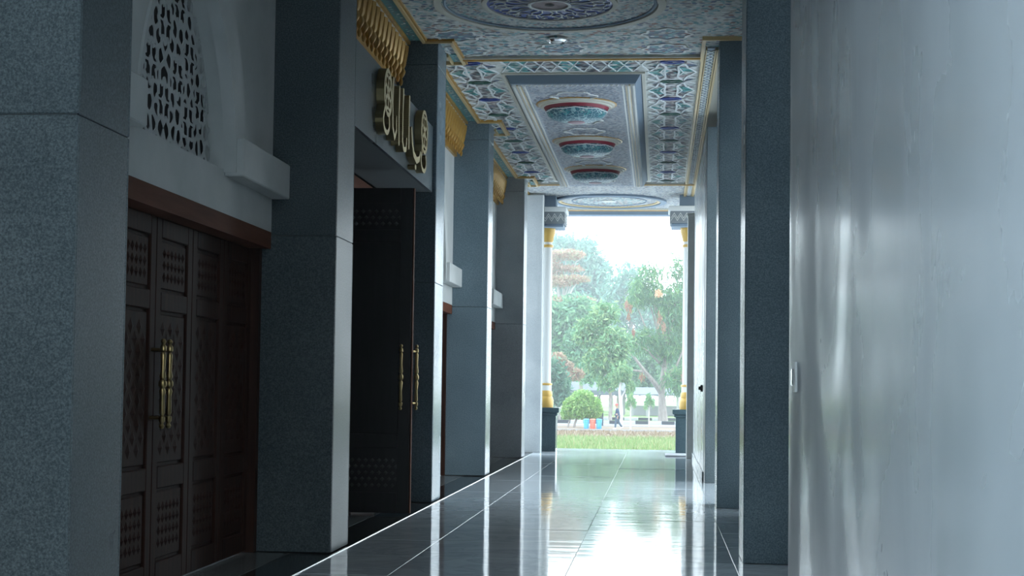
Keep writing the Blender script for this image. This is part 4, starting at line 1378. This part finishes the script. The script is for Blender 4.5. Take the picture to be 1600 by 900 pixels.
# ---- walking person, dark clothes and red cap, walking to the left
pb = W(965, 671, 104)
pr = thing('person', (pb.x, 104, GZ), 'person in dark clothes and red cap walking along the path', 'person')


def skin(name, verts, edges, rad, mat, parent, sub=2, root=0):
    me = bpy.data.meshes.new(name)
    o = ORG[parent.name]
    me.from_pydata([Vector(v) for v in verts], edges, [])
    ob = link(name, me, o, parent)
    md = ob.modifiers.new('skin', 'SKIN'); md.use_smooth_shade = True
    sv = me.skin_vertices[0].data
    for i, r_ in enumerate(rad):
        rr_ = r_ if hasattr(r_, '__len__') else (r_, r_)
        sv[i].radius = rr_; sv[i].use_root = (i == root)
    s_ = ob.modifiers.new('sub', 'SUBSURF'); s_.levels = sub; s_.render_levels = sub
    me.materials.append(mat)
    return ob


m_cloth = M('dark_navy_cloth', (.03, .05, .10), .8); m_trou = M('dark_trousers', (.04, .07, .11), .8)
m_skin = M('skin', (.42, .24, .16), .55); m_cap = M('red_cap', (.55, .06, .06), .6); m_shoe = M('white_shoe', (.7, .7, .7), .6)
# body: facing -X.  pelvis, chest, neck, head ; legs ; arms (one continuous mesh incl. head, hands)
V = [(0, 0, .88), (-.02, 0, 1.08), (-.03, 0, 1.28), (-.04, 0, 1.40), (-.06, 0, 1.48), (-.075, 0, 1.55), (-.075, 0, 1.64),
     (-.02, -.10, .84), (-.13, -.10, .47), (-.16, -.10, .10),
     (.02, .10, .84), (.05, .10, .48), (.30, .10, .16),
     (-.03, -.17, 1.36), (.08, -.21, 1.12), (.02, -.22, .90), (.00, -.22, .82),
     (-.03, .17, 1.36), (-.10, .21, 1.12), (-.22, .21, .94), (-.27, .21, .88)]
Eg = [(0, 1), (1, 2), (2, 3), (3, 4), (4, 5), (5, 6), (0, 7), (7, 8), (8, 9), (0, 10), (10, 11), (11, 12), (2, 13), (13, 14), (14, 15), (15, 16), (2, 17), (17, 18), (18, 19), (19, 20)]
Rd = [(.12, .15), (.115, .145), (.12, .165), (.07, .09), .05, (.095, .08), (.085, .075), .088, .062, .042, .088, .062, .042, .06, .046, .034, .036, .06, .046, .034, .036]
body = skin('body', V, Eg, Rd, m_skin, pr)
# clothes over the body
Vj = V[:4] + [V[13], V[14], V[15], V[17], V[18], V[19]]
Ej = [(0, 1), (1, 2), (2, 3), (2, 4), (4, 5), (5, 6), (2, 7), (7, 8), (8, 9)]
Rj = [(.14, .17), (.135, .165), (.14, .185), (.075, .095), .075, .060, .046, .075, .060, .046]
skin('jacket', Vj, Ej, Rj, m_cloth, pr)
skin('trousers', [V[0], V[7], V[8], V[9], V[10], V[11], V[12]], [(0, 1), (1, 2), (2, 3), (0, 4), (4, 5), (5, 6)], [(.135, .16), .105, .080, .062, .105, .080, .062], m_trou, pr)
for (hx, hy, hz) in ((.00, -.22, .82), (-.27, .21, .88)):
    fv = []; fe = []
    for q, (ox, ln) in enumerate(((-.03, .07), (-.01, .085), (.01, .09), (.03, .08))):
        k = len(fv)
        fv += [(hx + ox, hy, hz - .02), (hx + ox * 1.1, hy, hz - .02 - ln * .55), (hx + ox * 1.1 - .015, hy, hz - .02 - ln)]
        fe += [(k, k + 1), (k + 1, k + 2)]
    k = len(fv)
    fv += [(hx - .03, hy, hz + .01), (hx - .06, hy, hz - .02), (hx - .065, hy, hz - .05)]; fe += [(k, k + 1), (k + 1, k + 2)]
    mb = MB()
    for a_, b_2 in zip(range(0, len(fv), 3), range(5)):
        mb.tube([Vector(v) + ORG[pr.name] for v in fv[a_:a_ + 3]], [.010, .009, .007], 6)
    mb.build('fingers', m_skin, pr, True)
o_ = ORG[pr.name]
hc = o_ + Vector((-.085, 0, 1.60))
MB().lathe([(.102, .02), (.106, .05), (.095, .10), (.06, .135), (0, .145)], hc, 18).build('cap', m_cap, pr, True)
MB().prism([hc + Vector((-.08, -.07, .022)), hc + Vector((-.17, -.05, .012)), hc + Vector((-.18, 0, .01)), hc + Vector((-.17, .05, .012)), hc + Vector((-.08, .07, .022))], (0, 0, .012)).build('cap_peak', m_cap, pr)
MB().tube([hc + Vector((-.095, 0, -.015)), hc + Vector((-.122, 0, -.04)), hc + Vector((-.10, 0, -.05))], [.012, .016, .01], 8).build('nose', m_skin, pr, True)
for s in (-1, 1):
    MB().lathe([(0, -.012), (.012, 0), (0, .012)], hc + Vector((-.088, s * .035, 0)), 8).build('eye', m_dark, pr, True)
    MB().lathe([(0, -.035), (.018, 0), (0, .035)], hc + Vector((.005, s * .088, -.02)), 8).build('ear', m_skin, pr, True)
MB().tube([hc + Vector((-.098, -.025, -.085)), hc + Vector((-.104, 0, -.088)), hc + Vector((-.098, .025, -.085))], .007, 6).build('mouth', m_red, pr, True)
for (fx, fy, fz, tilt) in ((-.19, -.10, 0, 0), (.31, .10, .06, .7)):
    c_ = o_ + Vector((fx, fy, fz))
    pts = [c_ + Vector((.07 * math.cos(tilt), 0, .045 + .07 * math.sin(tilt) * 1.0)), c_ + Vector((0, 0, .045)), c_ + Vector((-.12, 0, .03))]
    MB().tube(pts, [.045, .048, .028], 10).build('shoe', m_shoe, pr, True)

# thin daylight haze filling the whole place, indoors and out
m_haze = bpy.data.materials.new('thin_haze'); m_haze.use_nodes = True
hn = m_haze.node_tree; hn.nodes.clear()
ho = hn.nodes.new('ShaderNodeOutputMaterial'); hv = hn.nodes.new('ShaderNodeVolumeScatter')
hv.inputs['Color'].default_value = (.9, .97, 1, 1); hv.inputs['Density'].default_value = .0015; hv.inputs['Anisotropy'].default_value = .7
hn.links.new(hv.outputs[0], ho.inputs['Volume'])
tag(MB().box(-110, 110, -40, 430, -3, 70).build('haze', m_haze), 'thin pale daylight haze over the lawn, trees and corridor', 'haze', None, 'stuff')
